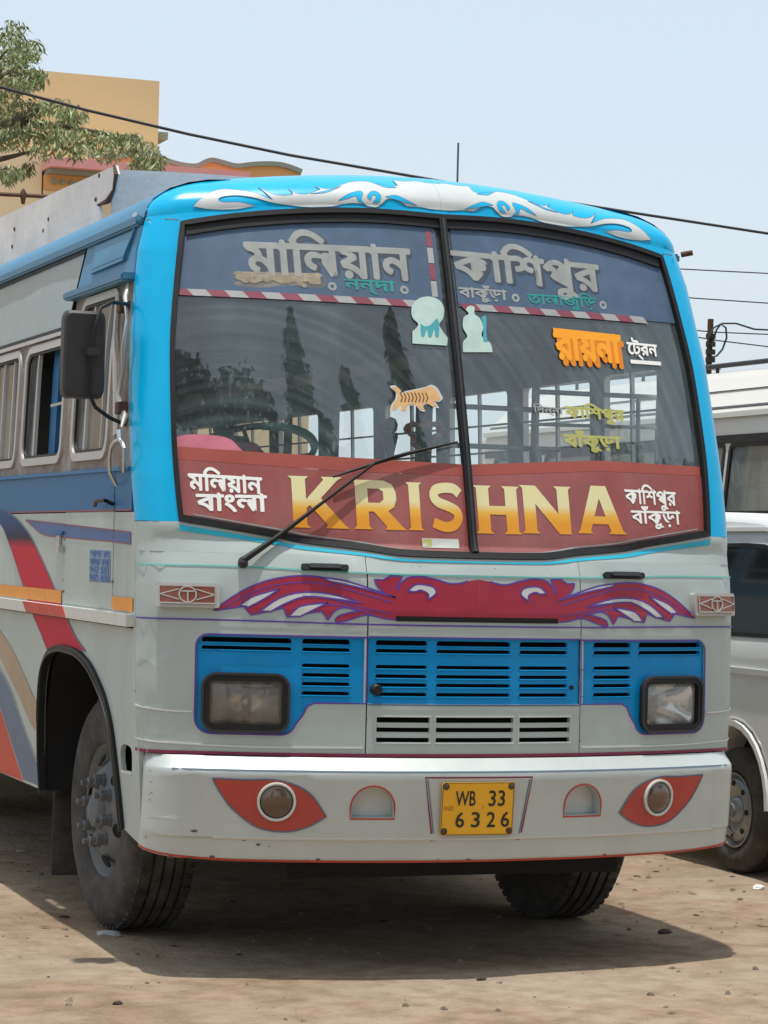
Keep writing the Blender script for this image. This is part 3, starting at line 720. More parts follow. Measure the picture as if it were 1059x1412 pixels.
for sg in (-1, 1):
    q = hm if sg < 0 else mir(hm)
    line('red_outline', (halfmoon(.004) if sg < 0 else mir(halfmoon(.004))), .006, M['eye'], bmp, .0025, .002, BU, True)
    fogb = link('lamp_pocket', drape(fill2d([halfmoon(.01) if sg < 0 else mir(halfmoon(.01))]), BU, -.05, .004, .05), M['cream'], bmp)
    # pocket walls
    bm = bmesh.new(); A = [bm.verts.new(BU(u, v, -.002)) for u, v in q]; B = [bm.verts.new(BU(u*.995, v, -.052)) for u, v in q]
    for i in range(len(A)): bm.faces.new((A[i], A[(i+1) % len(A)], B[(i+1) % len(A)], B[i]))
    link('lamp_pocket_wall', bm, M['silver'], bmp)
line('ridge_highlight', [(-1.02, .532), (1.1, .532)], .007, M['white'], bmp, .0035, .003, BU)  # white line painted along the pressed ridge as its highlight
# ledge trim lines
line('navy_line', [(-1.18, .789), (1.18, .789)], .004, M['slate'], bmp, .002, .001, BU)
line('red_line', cr([(-BUE, .482), (-1.16, .459), (-.9, .445), (.9, .445), (1.16, .459), (BUE, .482)], sub=5), .008, M['eye'], bmp, .002, .002, BU)
# eye-shaped lamp surrounds
EY = [(293, 1073, 1), (340, 1075), (385, 1076), (425, 1092), (450, 1126, 1), (425, 1140), (395, 1147), (355, 1141), (320, 1115), (303, 1092)]
ey = cr(bpl(EY), True, 5)
ec = bp(375, 1107); ecr = bp(902, 1098); ec = ((ec[0]-ecr[0])/2, (ec[1]+ecr[1])/2)
for sg in (-1, 1):
    t = empty('eye_lamp', (0, 0, 0)); t.parent = bus; q = ey if sg < 0 else mir(ey)
    link('red_eye_surround', drape(fill2d([q]), BU, .002, .001, .05), M['eye'], t)
    line('navy_outline', q, .005, M['slate'], t, .0035, .001, BU, True)
    u0 = ec[0]*(-sg); p = BU(u0, ec[1], 0); n = (BU(u0, ec[1], .1)-p).normalized()
    link('lamp_ring', lathe([(0, .074), (.012, .074), (.014, .070), (.012, .064), (.002, .064)], 36, n, p), M['cream'], t)
    link('lamp_glass', lathe([(.004, .064), (.012, .056), (.019, .036), (.022, 0)], 32, n, p), M['lampbrown'], t)
# paint chips and scuffs along edges
M['chip'] = mat('bare_chipped_metal', (.13, .10, .08), .7, .2, .4, 20)
def chips(name, fm_, spots, rmin, rmax, par, off, m_=None):
    bm = bmesh.new()
    for (u0_, v0_, u1_, v1_, n_) in spots:
        for _ in range(n_):
            k_ = random.random(); cu_, cv_ = lerp(u0_, u1_, k_)+random.gauss(0, .004), lerp(v0_, v1_, k_)+random.gauss(0, .003); r_ = rmin+(rmax-rmin)*random.random()**3; e_x = random.uniform(1, 3.2)
            vs_ = [bm.verts.new(fm_(cu_+r_*e_x*math.cos(a_)*random.uniform(.6, 1.2), cv_+r_*math.sin(a_)*random.uniform(.6, 1.2), off)) for a_ in [q_*6.283/9 for q_ in range(9)]]
            bm.faces.new(vs_)
    link(name, bm, m_ or M['chip'], par, smooth=False)['kind'] = 'stuff'
chips('paint_chips', BU, [(-1.2, .452, 1.2, .452, 16), (-1.28, .5, -1.28, .8, 6), (-1.1, .56, -.8, .50, 8)], .0012, .006, bmp, .0026)
chips('paint_chips', FR, [(-1.2, .865, 1.2, .865, 8), (-hu, .87, -hu, 1.5, 10), (hu, .87, hu, 1.5, 10), (-1.1, 1.575, 1.1, 1.575, 8), (-1.35, .9, -1.35, 1.55, 10)], .001, .004, bus, .0026)
# number plate
pa = bp(657, 1115); pu = 0.0
for (x0, z0, x1, z1), m_, of, nm in (((-.172, pa[1]-.100, .124, pa[1]+.104), M['yellow'], .014, 'number_plate'),):
    npl = decal(nm, [rrect(x0, z0, x1, z1, .008, 3)], m_, bus, of, .006, BU)
npl['label'] = 'yellow two-line number plate WB 33 6326'
line('plate_edge', rrect(-.170, pa[1]-.098, .122, pa[1]+.102, .008, 3), .004, M['inkfaint'], npl, .0150, .001, BU, True)
def btext(body, x0, x1, zc, h, m, bold=.02, off=.0155, par=npl, dz=0):
    return link('lettering', drape(fittext(body, (x0, zc), (x1, zc+dz), h, bold), BU, off, 0, .2), m, par, smooth=False)
btext('WB', -.118, -.036, pa[1]+.042, .058, M['ink'], .012); btext('33', .018, .086, pa[1]+.042, .062, M['ink'], .012)
for ch, x in (('6', -.114), ('3', -.050), ('2', .014), ('6', .073)): btext(ch, x, x+.036, pa[1]-.040, .060, M['ink'], .012)
btext('IND', -.160, -.124, pa[1]+.004, .016, M['inkfaint'], .0); btext('T', -.008, .002, pa[1]+.006, .014, M['inkfaint'], 0)
for sx in (-1, 1):
    for sz in (-1, 1):
        p = BU(-.024+sx*.134, pa[1]+.002+sz*.086, .014); link('plate_bolt', lathe([(0, .010), (.004, .010), (.006, .005), (.006, 0)], 12, (0, -1, 0), p), M['rust'], npl)
        line('bolt_ring', circ(-.024+sx*.134, pa[1]+.002+sz*.086, .012, 16), .002, M['ink'], npl, .0155, .0005, BU, True)
tz0, tz1 = pa[1]-.125, pa[1]+.128
line('maroon_outline', [(-.198, tz0+.0), (-.238, tz1-.008), (.205, tz1-.008), (.165, tz0)], .007, M['maroon'], bmp, .002, .001, BU)
line('silver_outline', [(-.190, tz0+.0), (-.228, tz1-.016)], .004, M['slate'], bmp, .002, .001, BU)
line('silver_outline', [(.157, tz0+.0), (.195, tz1-.016)], .004, M['slate'], bmp, .002, .001, BU)
# body ends of the bumper down to the arch: hook at the right corner
p = BU(1.27, .50, .01); mktube('tow_hook', [p+Vector((0, 0, .03)), p+Vector((.02, -.02, 0)), p+Vector((.005, -.03, -.02)), p+Vector((-.015, -.01, -.01))], .005, M['rust'], bus)

# ------------------------------------------------------------------ upper front: pillars, cap, windscreen
def useam(s):
    y = seamy(s)-.003; lo, hi = .9, 2.4
    for _ in range(36):
        md = (lo+hi)/2
        if plan(md, min(s, SB)).y < y: lo = md
        else: hi = md
    return lo
BT = [(0, 1.607), (.30, 1.611), (.46, 1.630), (.69, 1.652), (.80, 1.672), (1.0, 1.702), (1.137, 1.722, 1)]
SDW = [(1.148, 1.90), (1.151, 2.08), (1.137, 2.42), (1.106, 2.66), (1.064, 2.915, 1)]
TP = [(.86, 2.954), (.60, 2.986), (.30, 3.004), (0, 2.999)]
half = BT+SDW+TP                                                     # right half, bottom centre to top centre
openr = cr(half, sub=5); opening = openr+[(-x, y) for x, y in reversed(openr[1:-1])]
side_r = cr([(1.137, 1.722, 1)]+SDW, sub=5); top_r = cr([(1.064, 2.915, 1)]+TP, sub=5)
inner = side_r[:-1]+top_r+[(-x, y) for x, y in reversed(top_r[:-1])]+[(-x, y) for x, y in reversed(side_r[:-1])]
zsteps = [1.722+(SB-1.722)*k/16 for k in range(17)]
UC = useam(SB)
outer = [(-useam(z), z) for z in zsteps]+[(-UC, SB+CAPL*k/4) for k in (1, 2, 3)]+[(lerp(-UC, UC, k/60), sbu(lerp(-UC, UC, k/60))+CAPL) for k in range(61)]+[(UC, SB+CAPL*k/4) for k in (3, 2, 1)]+[(useam(z), z) for z in reversed(zsteps)]
link('cap_and_pillars', drape(fill2d([inner+outer]), FR, 0, .02, .03, .025), M['blue'], bus, ang=50)
for sg in (-1, 1):
    line('cap_seam', [(sg*1.07, 2.925), (sg*1.25, 2.925), (sg*UC, 2.93)], .005, M['slate'], bus, .0015, .001)

# white scroll painted across the cap
C1 = [(266, 285, 1), (283, 270), (304, 262), (329, 263), (352, 267), (376, 276, 1), (368, 268), (355, 258, 1), (368, 265), (380, 269), (393, 270, 1), (404, 268), (397, 260, 1), (408, 267), (424, 268), (442, 262, 1), (433, 257, 1), (446, 261), (460, 260), (482, 252), (505, 251), (522, 256), (538, 258), (548, 257, 1), (541, 249, 1),
      (556, 251), (576, 251), (593, 254), (604, 252), (611, 251, 1), (611, 290, 1), (595, 289), (578, 286), (562, 285, 1), (548, 277), (534, 275), (528, 280), (520, 286), (508, 285), (495, 281), (478, 281), (460, 285), (440, 286), (420, 286), (395, 283), (372, 279), (350, 273), (325, 270), (306, 272), (301, 276), (308, 279), (330, 279), (353, 284, 1), (325, 289), (291, 289)]
S1 = [[(466, 277, 1), (480, 268), (496, 264), (500, 267), (498, 276), (505, 284, 1), (494, 278), (490, 271), (480, 274)], [(506, 272), (511, 265), (519, 265), (525, 271), (522, 279), (514, 280), (517, 276), (518, 271), (513, 270), (511, 276)],
      [(531, 272, 1), (545, 270), (560, 276), (575, 284, 1), (556, 279), (542, 275)], [(428, 268, 1), (450, 266), (470, 258), (452, 263)], [(516, 253, 1), (530, 259), (547, 260, 1), (532, 256)]]
M['scroll'] = mat('off_white_scroll_paint', (.50, .54, .54), .4, 0, .06, 6, dust=.15, dcol=(.3, .3, .28))
scl = empty('scroll_emblem'); scl.parent = bus
cc = [(x if x < -.02 else -.0004, y) for x, y in cr(fpl(C1), True, 4)]
for sg in (-1, 1):
    q = cc if sg < 0 else mir(cc)
    link('white_scroll', drape(fill2d([q]), FR, .0030, .0002, .03, .02), M['scroll'], scl)
    for run in runs(q, .003): line('slate_outline', run, .0022, M['slate'], scl, .0034, .0002, step=.04)  # thin slate outline painted round the scroll
    for sl_ in S1:
        z = cr(fpl(sl_), True, 4); z = z if sg < 0 else mir(z)
        link('blue_slit', drape(fill2d([z]), FR, .0038, .0002, .03, .02), M['blue'], scl)
        line('slate_outline', z, .0018, M['slate'], scl, .0042, .0002, closed=True, step=.04)
# silver sill under the glass with its turquoise line
bt = cr(BT, sub=5); btm = bt+[(useam(1.722), 1.722), (useam(1.605), 1.6075)]; sill = btm+[(-x, y) for x, y in reversed(btm)]
link('windscreen_sill', drape(fill2d([[(-x, y) for x, y in reversed(bt[1:])]+bt+[(useam(1.722), 1.719), (useam(1.608), 1.608), (-useam(1.608), 1.608), (-useam(1.722), 1.719)]] if False else [[(-useam(1.7), 1.6065), (useam(1.7), 1.6065), (useam(1.719), 1.719)]+[(x, max(y, 1.6078)) for x, y in reversed(bt)]+[(-x, max(y, 1.6078)) for x, y in bt[1:]]+[(-useam(1.719), 1.719)]]), FR, 0, .02, .05), M['silver'], bus)
tq = [(x, y-.012-.010*(x/1.1)**2) for x, y in bt]
tqa = [(x, y-.012) for x, y in bt]; tqb = [(x, y-.018-.016*abs(x/1.1)**1.5) for x, y in bt]
decal('turquoise_line', [[(-x, y) for x, y in reversed(tqb[1:])]+tqb+tqa[::-1]+[(-x, y) for x, y in tqa[1:]]], M['cyan'], bus, .002, .001)
# gasket and glass
line('windscreen_gasket', [(x*.993, y+(.008 if y < 1.75 else (-.006 if y > 2.88 else 0))) for x, y in opening], .020, M['black'], bus, .007, .03, closed=True, step=.05)
toppts = [(x*.985, y-.028) for x, y in cr([(1.064, 2.915, 1)]+TP, sub=5)]
line('gasket_top', toppts+[(-x, y) for x, y in reversed(toppts[:-1])], .045, M['black'], bus, -.004, .01, step=.05)
btp = [(x*.988, y+.019) for x, y in bt]
line('gasket_sill', [(-x, y) for x, y in reversed(btp[1:])]+btp, .014, M['black'], bus, .002, .012, step=.05)
gl_r = [(x*.99, y) for x, y in openr]
for sg in (-1, 1):
    q = [(max(x, .006), y) for x, y in gl_r]; q = q if sg > 0 else mir(q)
    link('windscreen', drape(fill2d([q]), FR, -.019, 0, .05), M['glass'], bus, ang=180)
line('windscreen_divider', [(0, 1.63), (0, 2.3), (0, 2.985)], .030, M['black'], bus, .010, .035, step=.05)
line('divider_rib', [(0, 1.63), (0, 2.3), (0, 2.985)], .010, M['plastic'], bus, .014, .006, step=.05)

GF = lambda o: o                                                     # offsets behind the glass
OT, OF = -.0126, -.0138; OO = -.0120
# blue sun film with its lettering and red-white tape
sL0, sL1 = fp(243, 400), fp(590, 418); sR0, sR1 = fp(640, 421), fp(903, 441)
def filmpoly(a, b, c, d): return [a, b]+[c, d]
tl = [(-x, y-.03) for x, y in cr([(1.05, 2.912, 1)]+TP, sub=4)]
tl = [p for p in tl if p[0] < -.02]
lf = [(-1.135, sL0[1]), (-.035, sL1[1])]+[(-.035, 2.965)]+list(reversed(tl))
film = link('sun_film', drape(fill2d([lf]), FR, OF, .0, .06), M['film'], bus)
tr_ = [(-x, y) for x, y in tl]
fr_ = fp(903, 441)
rf = [(.035, sR0[1]), (1.135, sR1[1])]+tr_+[(.035, 2.965)]
film2 = link('sun_film', drape(fill2d([rf]), FR, OF, .0, .06), M['film'], bus)
def tape(A, B, n, wd, par):
    for k in range(n):
        x0, x1 = lerp(A[0], B[0], k/n), lerp(A[0], B[0], (k+1)/n); y0, y1 = lerp(A[1], B[1], k/n), lerp(A[1], B[1], (k+1)/n); sl_ = .012
        decal('tape_segment', [[(x0+sl_, y0-wd), (x1+sl_, y1-wd), (x1-sl_, y1+wd), (x0-sl_, y0+wd)]], M['stripe_w' if k % 2 else 'stripe_r'], par, OT, .0005)
tape((-1.12, sL0[1]), (-.05, sL1[1]), 15, .0135, film); tape((.05, sR0[1]), (.93, sR1[1]), 12, .0135, film2)
for k in range(4): decal('tape_segment', [rrect(-.075, 2.66+k*.07, -.050, 2.725+k*.07, .001, 1)], M['stripe_r' if k % 2 else 'stripe_w'], film, OT, .0005)
def ftext(name, body, L, Rr, h, m, par, bold=.035, shadow=None, sd=(.008, -.006), off=OT):
    if shadow: put_text('lettering', body, L, Rr, h, shadow, par, off-.0007, bold+.042, dxy=sd)
    return put_text('lettering', body, L, Rr, h, m, par, off, bold)
B1, B2 = 'মালিয়ান', 'কাশিপুর'
# Bengali i-sign is drawn before its consonant
def vis(t): 
    o = list(t); i = 1
    while i < len(o):
        if o[i] in '\u09bf\u09c7': 
            o[i-1], o[i] = o[i], o[i-1]
        i += 1
    return ''.join(o)
ftext('', vis('মালি')+'\u09dfান', (336, 344), (568, 354), 66, M['filmtext'], film, .03, M['filmdark'])
ftext('', vis('কাশিপুর'), (624, 362), (830, 382), 72, M['filmtext'], film2, .03, M['filmdark'])
ftext('', 'ন\u09a8\u09cd\u09a6া'[1:] if False else 'নন্দা', (476, 392), (547, 396), 22, M['teal'], film, .022)
ftext('', 'বাকুঁড়া'.replace('ড\u09bc', '\u09dc'), (634, 401), (701, 406), 24, M['filmtext'], film2, .03)
ftext('', vis('তালাজুড়ি'.replace('ড\u09bc', '\u09dc')), (729, 410), (825, 416), 26, M['teal'], film2, .022)
ftext('', 'বেলবান্দা', (322, 382), (446, 385), 22, M['smudge'], film, .12)
for p in ((459, 393), (559, 398)): c = fp(*p); decal('dot_ring', [circ(c[0], c[1], .018, 16), circ(c[0], c[1], .008, 10)], M['filmtext'], film, OT, .0004)
for p in ((713, 409), (834, 419)): c = fp(*p); decal('dot_ring', [circ(c[0], c[1], .018, 16), circ(c[0], c[1], .008, 10)], M['filmtext'], film2, OT, .0004)
# worn tan patch over one place name
c0, c1 = fp(322, 383), fp(446, 386)
decal('worn_patch', [cr([(c0[0], c0[1]-.02), (lerp(c0[0], c1[0], .3), c0[1]-.03), (lerp(c0[0], c1[0], .6), c1[1]-.022), (c1[0], c1[1]-.026), (c1[0]+.01, c1[1]+.02), (lerp(c0[0], c1[0], .6), c1[1]+.03), (lerp(c0[0], c1[0], .25), c0[1]+.026)], True, 4)], filmmat('worn_patch', (.24, .22, .19), .8, .2), film, OT-.001, 0)

# stickers and route names on the glass
st = put_text('route_lettering', 'রা\u09dfনা', (768, 477), (861, 483), 44, M['orange2'], bus, OO-.0005, .045, dxy=(.010, -.010))
put_text('lettering', 'রা\u09dfনা', (766, 473), (858, 480), 42, M['orange'], st, OO, .04)
c0, c1 = fp(765, 454), fp(858, 464); line('headline_bar', [(c0[0], c0[1]), (c1[0], c1[1])], .022, M['orange'], st, OO, .0004)
put_text('route_lettering', '\u09c7ট্রন', (867, 478), (909, 482), 30, M['pure'], bus, OO, .03)
c0, c1 = fp(872, 497), fp(914, 500); line('route_lettering', [(c0[0], c0[1]), (c1[0], c1[1])], .016, M['pure'], bus, OO, .0004)
put_text('route_lettering', vis('কাশিপুর'), (781, 566), (864, 572), 28, M['ytext'], bus, OT, .04)
put_text('route_lettering', 'বাঁকু\u09dcা', (779, 606), (859, 610), 30, M['ytext'], bus, OT, .04)
put_text('route_lettering', vis('দিন্না'), (737, 562), (779, 566), 16, M['filmtext'], bus, OT, .03)

# maroon banner with the bus's name
zb0, zb1, zb2 = fp(240, 632)[1], fp(640, 655)[1], fp(960, 655)[1]
bo = [(x*.985, y+.012) for x, y in bt]
bb = [(-x, y) for x, y in reversed(bo[1:])]+bo+[(1.14, zb2), (.6, zb2), (0, zb1), (-.5, zb1+.002), (-1.135, zb0)]
ban = link('name_banner', drape(fill2d([bb]), FR, OF, .0, .06), M['banner'], bus)
link('dash_ledge_strip', drape(fill2d([[(-1.135, zb0+.001), (-.5, zb1+.003), (0, zb1+.001), (.6, zb2+.001), (1.13, zb2+.001), (1.13, zb2+.040), (.6, zb2+.044), (0, zb1+.046), (-.5, zb1+.058), (-.8, zb1+.066), (-1.13, zb0+.05)]]), FR, OF, 0, .06), M['ledge'], ban)
bandb = [(1.14, zb2+.004), (.6, zb2+.004), (0, zb1+.004), (-.5, zb1+.004), (-1.135, zb0+.004)]
line('pale_line', [(x*.97, y+.020) for x, y in bb[:len(bb)-5]], .005, M['filmtext'], ban, OT, .0004)
LET = {
 'K': ([[(0, 0), (.36, 0), (.30, .06), (.30, .38), (.36, .44), (.66, .06), (.62, 0), (1.04, 0), (.96, .07), (.56, .58), (.86, .93), (.96, 1), (.58, 1), (.62, .94), (.30, .55), (.30, .94), (.36, 1), (0, 1), (.06, .94), (.06, .06)]], 1.0),
 'R': ([[(0, 0), (.36, 0), (.30, .06), (.30, .36), (.40, .36), (.64, .06), (.60, 0), (1.02, 0), (.94, .07), (.68, .38), (.80, .46), (.85, .62), (.85, .76), (.78, .92), (.62, 1), (0, 1), (.06, .94), (.06, .06)], [(.30, .54), (.30, .83), (.52, .83), (.60, .77), (.60, .61), (.52, .54)]], .98),
 'I': ([[(0, 0), (.36, 0), (.30, .06), (.30, .94), (.36, 1), (0, 1), (.06, .94), (.06, .06)]], .36),
 'H': ([[(0, 0), (.36, 0), (.30, .06), (.30, .40), (.62, .40), (.62, .06), (.56, 0), (.92, 0), (.86, .06), (.86, .94), (.92, 1), (.56, 1), (.62, .94), (.62, .58), (.30, .58), (.30, .94), (.36, 1), (0, 1), (.06, .94), (.06, .06)]], .92),
 'N': ([[(0, 0), (.34, 0), (.28, .06), (.28, .62), (.70, 0), (.92, 0), (.92, .94), (.98, 1), (.64, 1), (.70, .94), (.70, .42), (.30, 1), (0, 1), (.06, .94), (.06, .06)]], .98),
 'A': ([[(-.04, 0), (.30, 0), (.25, .06), (.30, .20), (.64, .20), (.69, .06), (.64, 0), (1.04, 0), (.96, .07), (.64, 1), (.32, 1), (.02, .07)], [(.35, .36), (.475, .74), (.59, .36)]], 1.0),
}
def letS():
    c = cr([(.80, .80), (.66, .90), (.42, .915), (.20, .86), (.15, .72), (.26, .60), (.50, .52), (.70, .42), (.73, .26), (.60, .12), (.38, .085), (.10, .17)], sub=5)
    b = ribbon(c, .215); return b
u = [fp(x, 692) for x in (399, 478, 487, 557, 562, 584, 592, 641, 655, 719, 719, 791, 798, 861)]
zl0 = [fp(x, y)[1] for x, y in ((440, 727), (520, 729), (573, 730), (616, 731), (687, 735), (754, 735), (829, 735))]
zl1 = [fp(x, y)[1] for x, y in ((440, 656), (520, 661), (573, 664), (616, 666), (687, 669), (754, 669), (829, 669))]
for i, ch in enumerate('KRISHNA'):
    x0, x1, y0, y1 = u[2*i][0], u[2*i+1][0], zl0[i], zl1[i]
    if ch == 'S':
        b = letS(); wdt = .9
    else:
        b = fill2d(LET[ch][0]); wdt = LET[ch][1]
    for v in b.verts: v.co.x = x0+(x1-x0)*v.co.x/wdt; v.co.y = y0+(y1-y0)*v.co.y
    link('lettering', drape(b, FR, OO, .0004, .06), M['grad'], ban, smooth=False)
put_text('lettering', vis('মলি\u09dfান'), (259, 658), (362, 664), 34, M['pure'], ban, OO, .03)
put_text('lettering', 'বাংলা', (270, 691), (369, 693), 27, M['pure'], ban, OO, .03)
put_text('lettering', vis('কাশিপুর'), (864, 683), (935, 687), 36, M['pure'], ban, OO, .022)
put_text('lettering', 'বাঁকু\u09dcা', (873, 712), (941, 714), 32, M['pure'], ban, OO, .022)
c0, c1 = fp(583, 741), fp(635, 754)
decal('permit_sticker', [rrect(c0[0], c1[1], c1[0], c0[1], .003, 2)], M['cream'], ban, OT+.001, .0005)
decal('permit_sticker', [rrect(c0[0]+.002, c1[1]+.004, c0[0]+.04, c0[1]-.004, .003, 2)], M['ytext'], ban, OT+.002, .0005)

# cut-out stickers on the glass
def sticker(label, loops, m, details, name='glass_sticker'):
    o = decal(name, [cr(fpl(l), True, 4) for l in loops], m, bus, OO, .0004)
    o['label'] = label
    for lp, mm in details: decal('sticker_print', [cr(fpl(lp), True, 4)], mm, o, OO+.0008, .0003)
    return o
sticker('pale round-topped devotional sticker on the left pane', [[(570, 455, 1), (574, 452), (578, 445), (570, 436), (569, 422), (577, 411), (592, 407), (607, 412), (614, 424), (612, 438), (607, 446), (614, 458), (619, 464, 1), (618, 475, 1), (570, 472, 1)]], M['sticker'],
        [([(581, 444, 1), (586, 448), (594, 447), (604, 438), (607, 448), (606, 463, 1), (602, 463), (600, 452), (596, 463), (592, 462), (590, 452), (586, 462), (582, 461)], M['sticker2'])])
sticker('pale cyan seated-figure sticker on the right pane', [[(640, 484, 1), (640, 470), (646, 462), (640, 450), (641, 436), (648, 431), (644, 425), (649, 420), (656, 422), (656, 431), (664, 438), (668, 450), (666, 462), (678, 472), (681, 484, 1)]], M['sticker'],
        [([(665, 436, 1), (672, 434), (672, 455), (674, 470, 1), (668, 468), (668, 450)], M['sticker2'])])
tg = [(538, 531, 1), (546, 530), (552, 536), (551, 542), (560, 538), (575, 535), (588, 532), (596, 529), (604, 533), (609, 541), (612, 548), (606, 553), (602, 553), (607, 561, 1), (600, 561), (592, 556), (585, 558), (588, 566, 1), (581, 565), (574, 558), (563, 559), (560, 568, 1), (553, 567), (553, 558), (546, 566, 1), (539, 566), (541, 556), (546, 549), (547, 540), (543, 536)]
o = sticker('tiger cut-out sticker low on the left pane', [tg], M['cream'], [([(lerp(574, x[0], .9), lerp(547, x[1], .85), *x[2:]) for x in tg], M['tiger'])], 'glass_sticker')
for x in (553, 558, 563, 568, 573, 578, 583, 588):
    a, b_, c_ = fp(x, 540), fp(x+3, 547), fp(x+1, 553); line('sticker_print', [a, b_, c_], .005, M['tigerd'], o, OO+.0014, .0002)

# dashboard behind the glass
def DB(u, t, off=0.):
    p = plan(u, 1.90); return Vector((p.x*.93, p.y+.045+t, 1.925+.02*abs(u)+off))
dd = link('dashboard', drape(fill2d([[(-1.1, 0), (1.1, 0), (1.1, .42), (-1.1, .42)]]), DB, 0, .05, .08), M['ledge'], bus)
def DB2(u, t, off=0.):
    p = plan(u, 1.90); return Vector((p.x*.93, p.y+.050-off, 1.60+t))
link('dashboard_face', drape(fill2d([[(-1.12, 0), (1.12, 0), (1.12, .27), (-1.12, .27)]]), DB2, 0, .02, .1), M['ledge'], bus)
bm = bmesh.new(); nx, ny = 22, 8; g0 = []
for j in range(ny+1):
    rw = []
    for i in range(nx+1):
        uu = lerp(-1.08, -.80, i/nx); tt = .02+.30*j/ny; p = DB(uu, tt)
        hgt = .11*min(1, (nx-i)/5)*(1-.25*(j/ny))*(.85+.25*mn.noise(Vector((i*.4, j*.5, 1)))) if 0 < j < ny else 0
        rw.append(bm.verts.new(p+Vector((0, 0, .003+hgt))))
    g0.append(rw)
for j in range(ny):
    for i in range(nx): bm.faces.new((g0[j][i], g0[j][i+1], g0[j+1][i+1], g0[j+1][i]))
link('pink_cloth', bm, M['pink'], bus, ang=180)

decal('pink_cloth', [cr(fpl([(241, 601, 1), (262, 597), (300, 599), (318, 604), (330, 615), (345, 630, 1), (300, 628), (241, 626, 1)]), True, 4)], M['pinkflat'], bus, -.0165, 0)  # flat copy of the dashboard cloth added outside the glass so daylight reaches it
# wiper
wp = [(335, 777, .035), (379, 744, .024), (442, 696, .020), (517, 639, .016), (560, 628, .014)]
W3 = [FR(*fp(x, y), o_) for x, y, o_ in wp]
wi = mktube('wiper', W3[:4], [.014, .011, .007, .006], M['black'], bus)
mktube('wiper_blade', [FR(*fp(x, y), .014) for x, y in ((458, 659), (517, 640), (560, 627), (629, 611))], [.004, .007, .008, .004], M['black'], wi)
mktube('wiper_link', [W3[3], FR(*fp(540, 632), .022), FR(*fp(560, 627), .018)], .005, M['black'], wi)
p = FR(*fp(335, 777), .0); n = (FR(*fp(335, 777), .1)-p).normalized()
link('wiper_pivot', lathe([(0, .02), (.03, .018), (.045, .012), (.045, 0)], 16, n, p), M['plastic'], wi)

# ------------------------------------------------------------------ roof
us = [lerp(-UC, UC, k/60) for k in range(61)]
bm = bmesh.new(); cols = []
def ecol(sg, ph): return sg*1.18*(1-.30*(1-math.cos(ph))), SB+(topz(.82)-SB)*math.sin(ph)
ysr = [1.0, 1.4, 2.0, 3.0, 4.5, 6.0, 7.5, 9.0, 9.25]
for k in range(0, 7): x, z = ecol(-1, k/6*math.pi/2*.999); cols.append([bm.verts.new((x, y, z)) for y in [.626, .82]+ysr])
for q in us[1:-1]:
    p = P0(q, sbu(q)+CAPL); cols.append([bm.verts.new((p.x, p.y+.002, p.z)), bm.verts.new((p.x, max(p.y+.01, .86), p.z))]+[bm.verts.new((p.x, y, p.z+.0)) for y in ysr])
for k in range(6, -1, -1): x, z = ecol(1, k/6*math.pi/2*.999); cols.append([bm.verts.new((x, y, z)) for y in [.626, .82]+ysr])
for a, b in zip(cols, cols[1:]):
    for j in range(len(a)-1): bm.faces.new((a[j], b[j], b[j+1], a[j+1]))
bmesh.ops.recalc_face_normals(bm, faces=bm.faces)
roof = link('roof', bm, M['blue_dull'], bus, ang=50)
line('cap_rear_seam', [(-UC, SB), (-UC, SB+CAPL*.5), (-UC, SB+CAPL)], .012, M['black'], bus, .003, .004)
for sg in (-1, 1):
    mkbox('gutter', (sg*1.178-.035*(sg < 0), .63, 2.905), (sg*1.178+.035*(sg > 0), 9.25, 2.945), M['blue_dull'], bus, .008)
mktube('gutter_bolt', [(1.17, .54, 2.93), (1.215, .52, 2.94)], .012, M['rust'], bus)
mktube('gutter_bolt', [(-1.20, .63, 2.93), (-1.225, .61, 2.945)], .012, M['chrome'], bus)

# roof rack of weathered sheet
def onx(px, py, X):
    d = (CR*(px-529.5)-CU*(py-706)+CF*FPX); t = (X-CAM.x)/d.x; return CAM+d*t
def ony(px, py, Y):
    d = (CR*(px-529.5)-CU*(py-706)+CF*FPX); t = (Y-CAM.y)/d.y; return CAM+d*t
def onz(px, py, Z):
    d = (CR*(px-529.5)-CU*(py-706)+CF*FPX); t = (Z-CAM.z)/d.z; return CAM+d*t
rk = empty('roof_rack'); rk.parent = bus
XR = -1.0
rs = [onx(*p, XR) for p in ((160, 228), (162, 240), (158, 262), (150, 277), (136, 283), (60, 322))]
rtop = [(-rs[0].y, rs[0].z)]; 
prof = [(-9.2, 3.10), (-9.2, 3.40), (-6, 3.385), (-4.33, 3.368), (-3.0, 3.345)]+[(-p.y, p.z) for p in rs[:5]]+[(-2.03, 3.08)]
f_ = lambda a, z, o_=0.: Vector((XR-o_+.006*mn.noise(Vector((a*1.5, z*4, 0))), -a, z))
link('side_sheet', drape(fill2d([prof[::-1]]), f_, 0, .012, .3, .1), M['rack'], rk)
tn = [f_(-p.y, p.z, .006) for p in rs[:5]]
tn = [p+Vector((random.uniform(-.004, .004), random.uniform(-.01, .01), random.uniform(-.006, .006))) for p in cr3(tn)] if False else tn
mktube('torn_edge', tn, [.006, .010, .007, .014, .006], M['rust'], rk, 6)
for px, py in ((60, 318), (67, 302), (17, 340), (20, 316), (132, 275), (137, 242)):
    p = onx(px, py, XR-.002); link('rivet', lathe([(0, .012), (.004, .010), (.005, 0)], 8, (-1, 0, 0), p), M['rust'], rk)
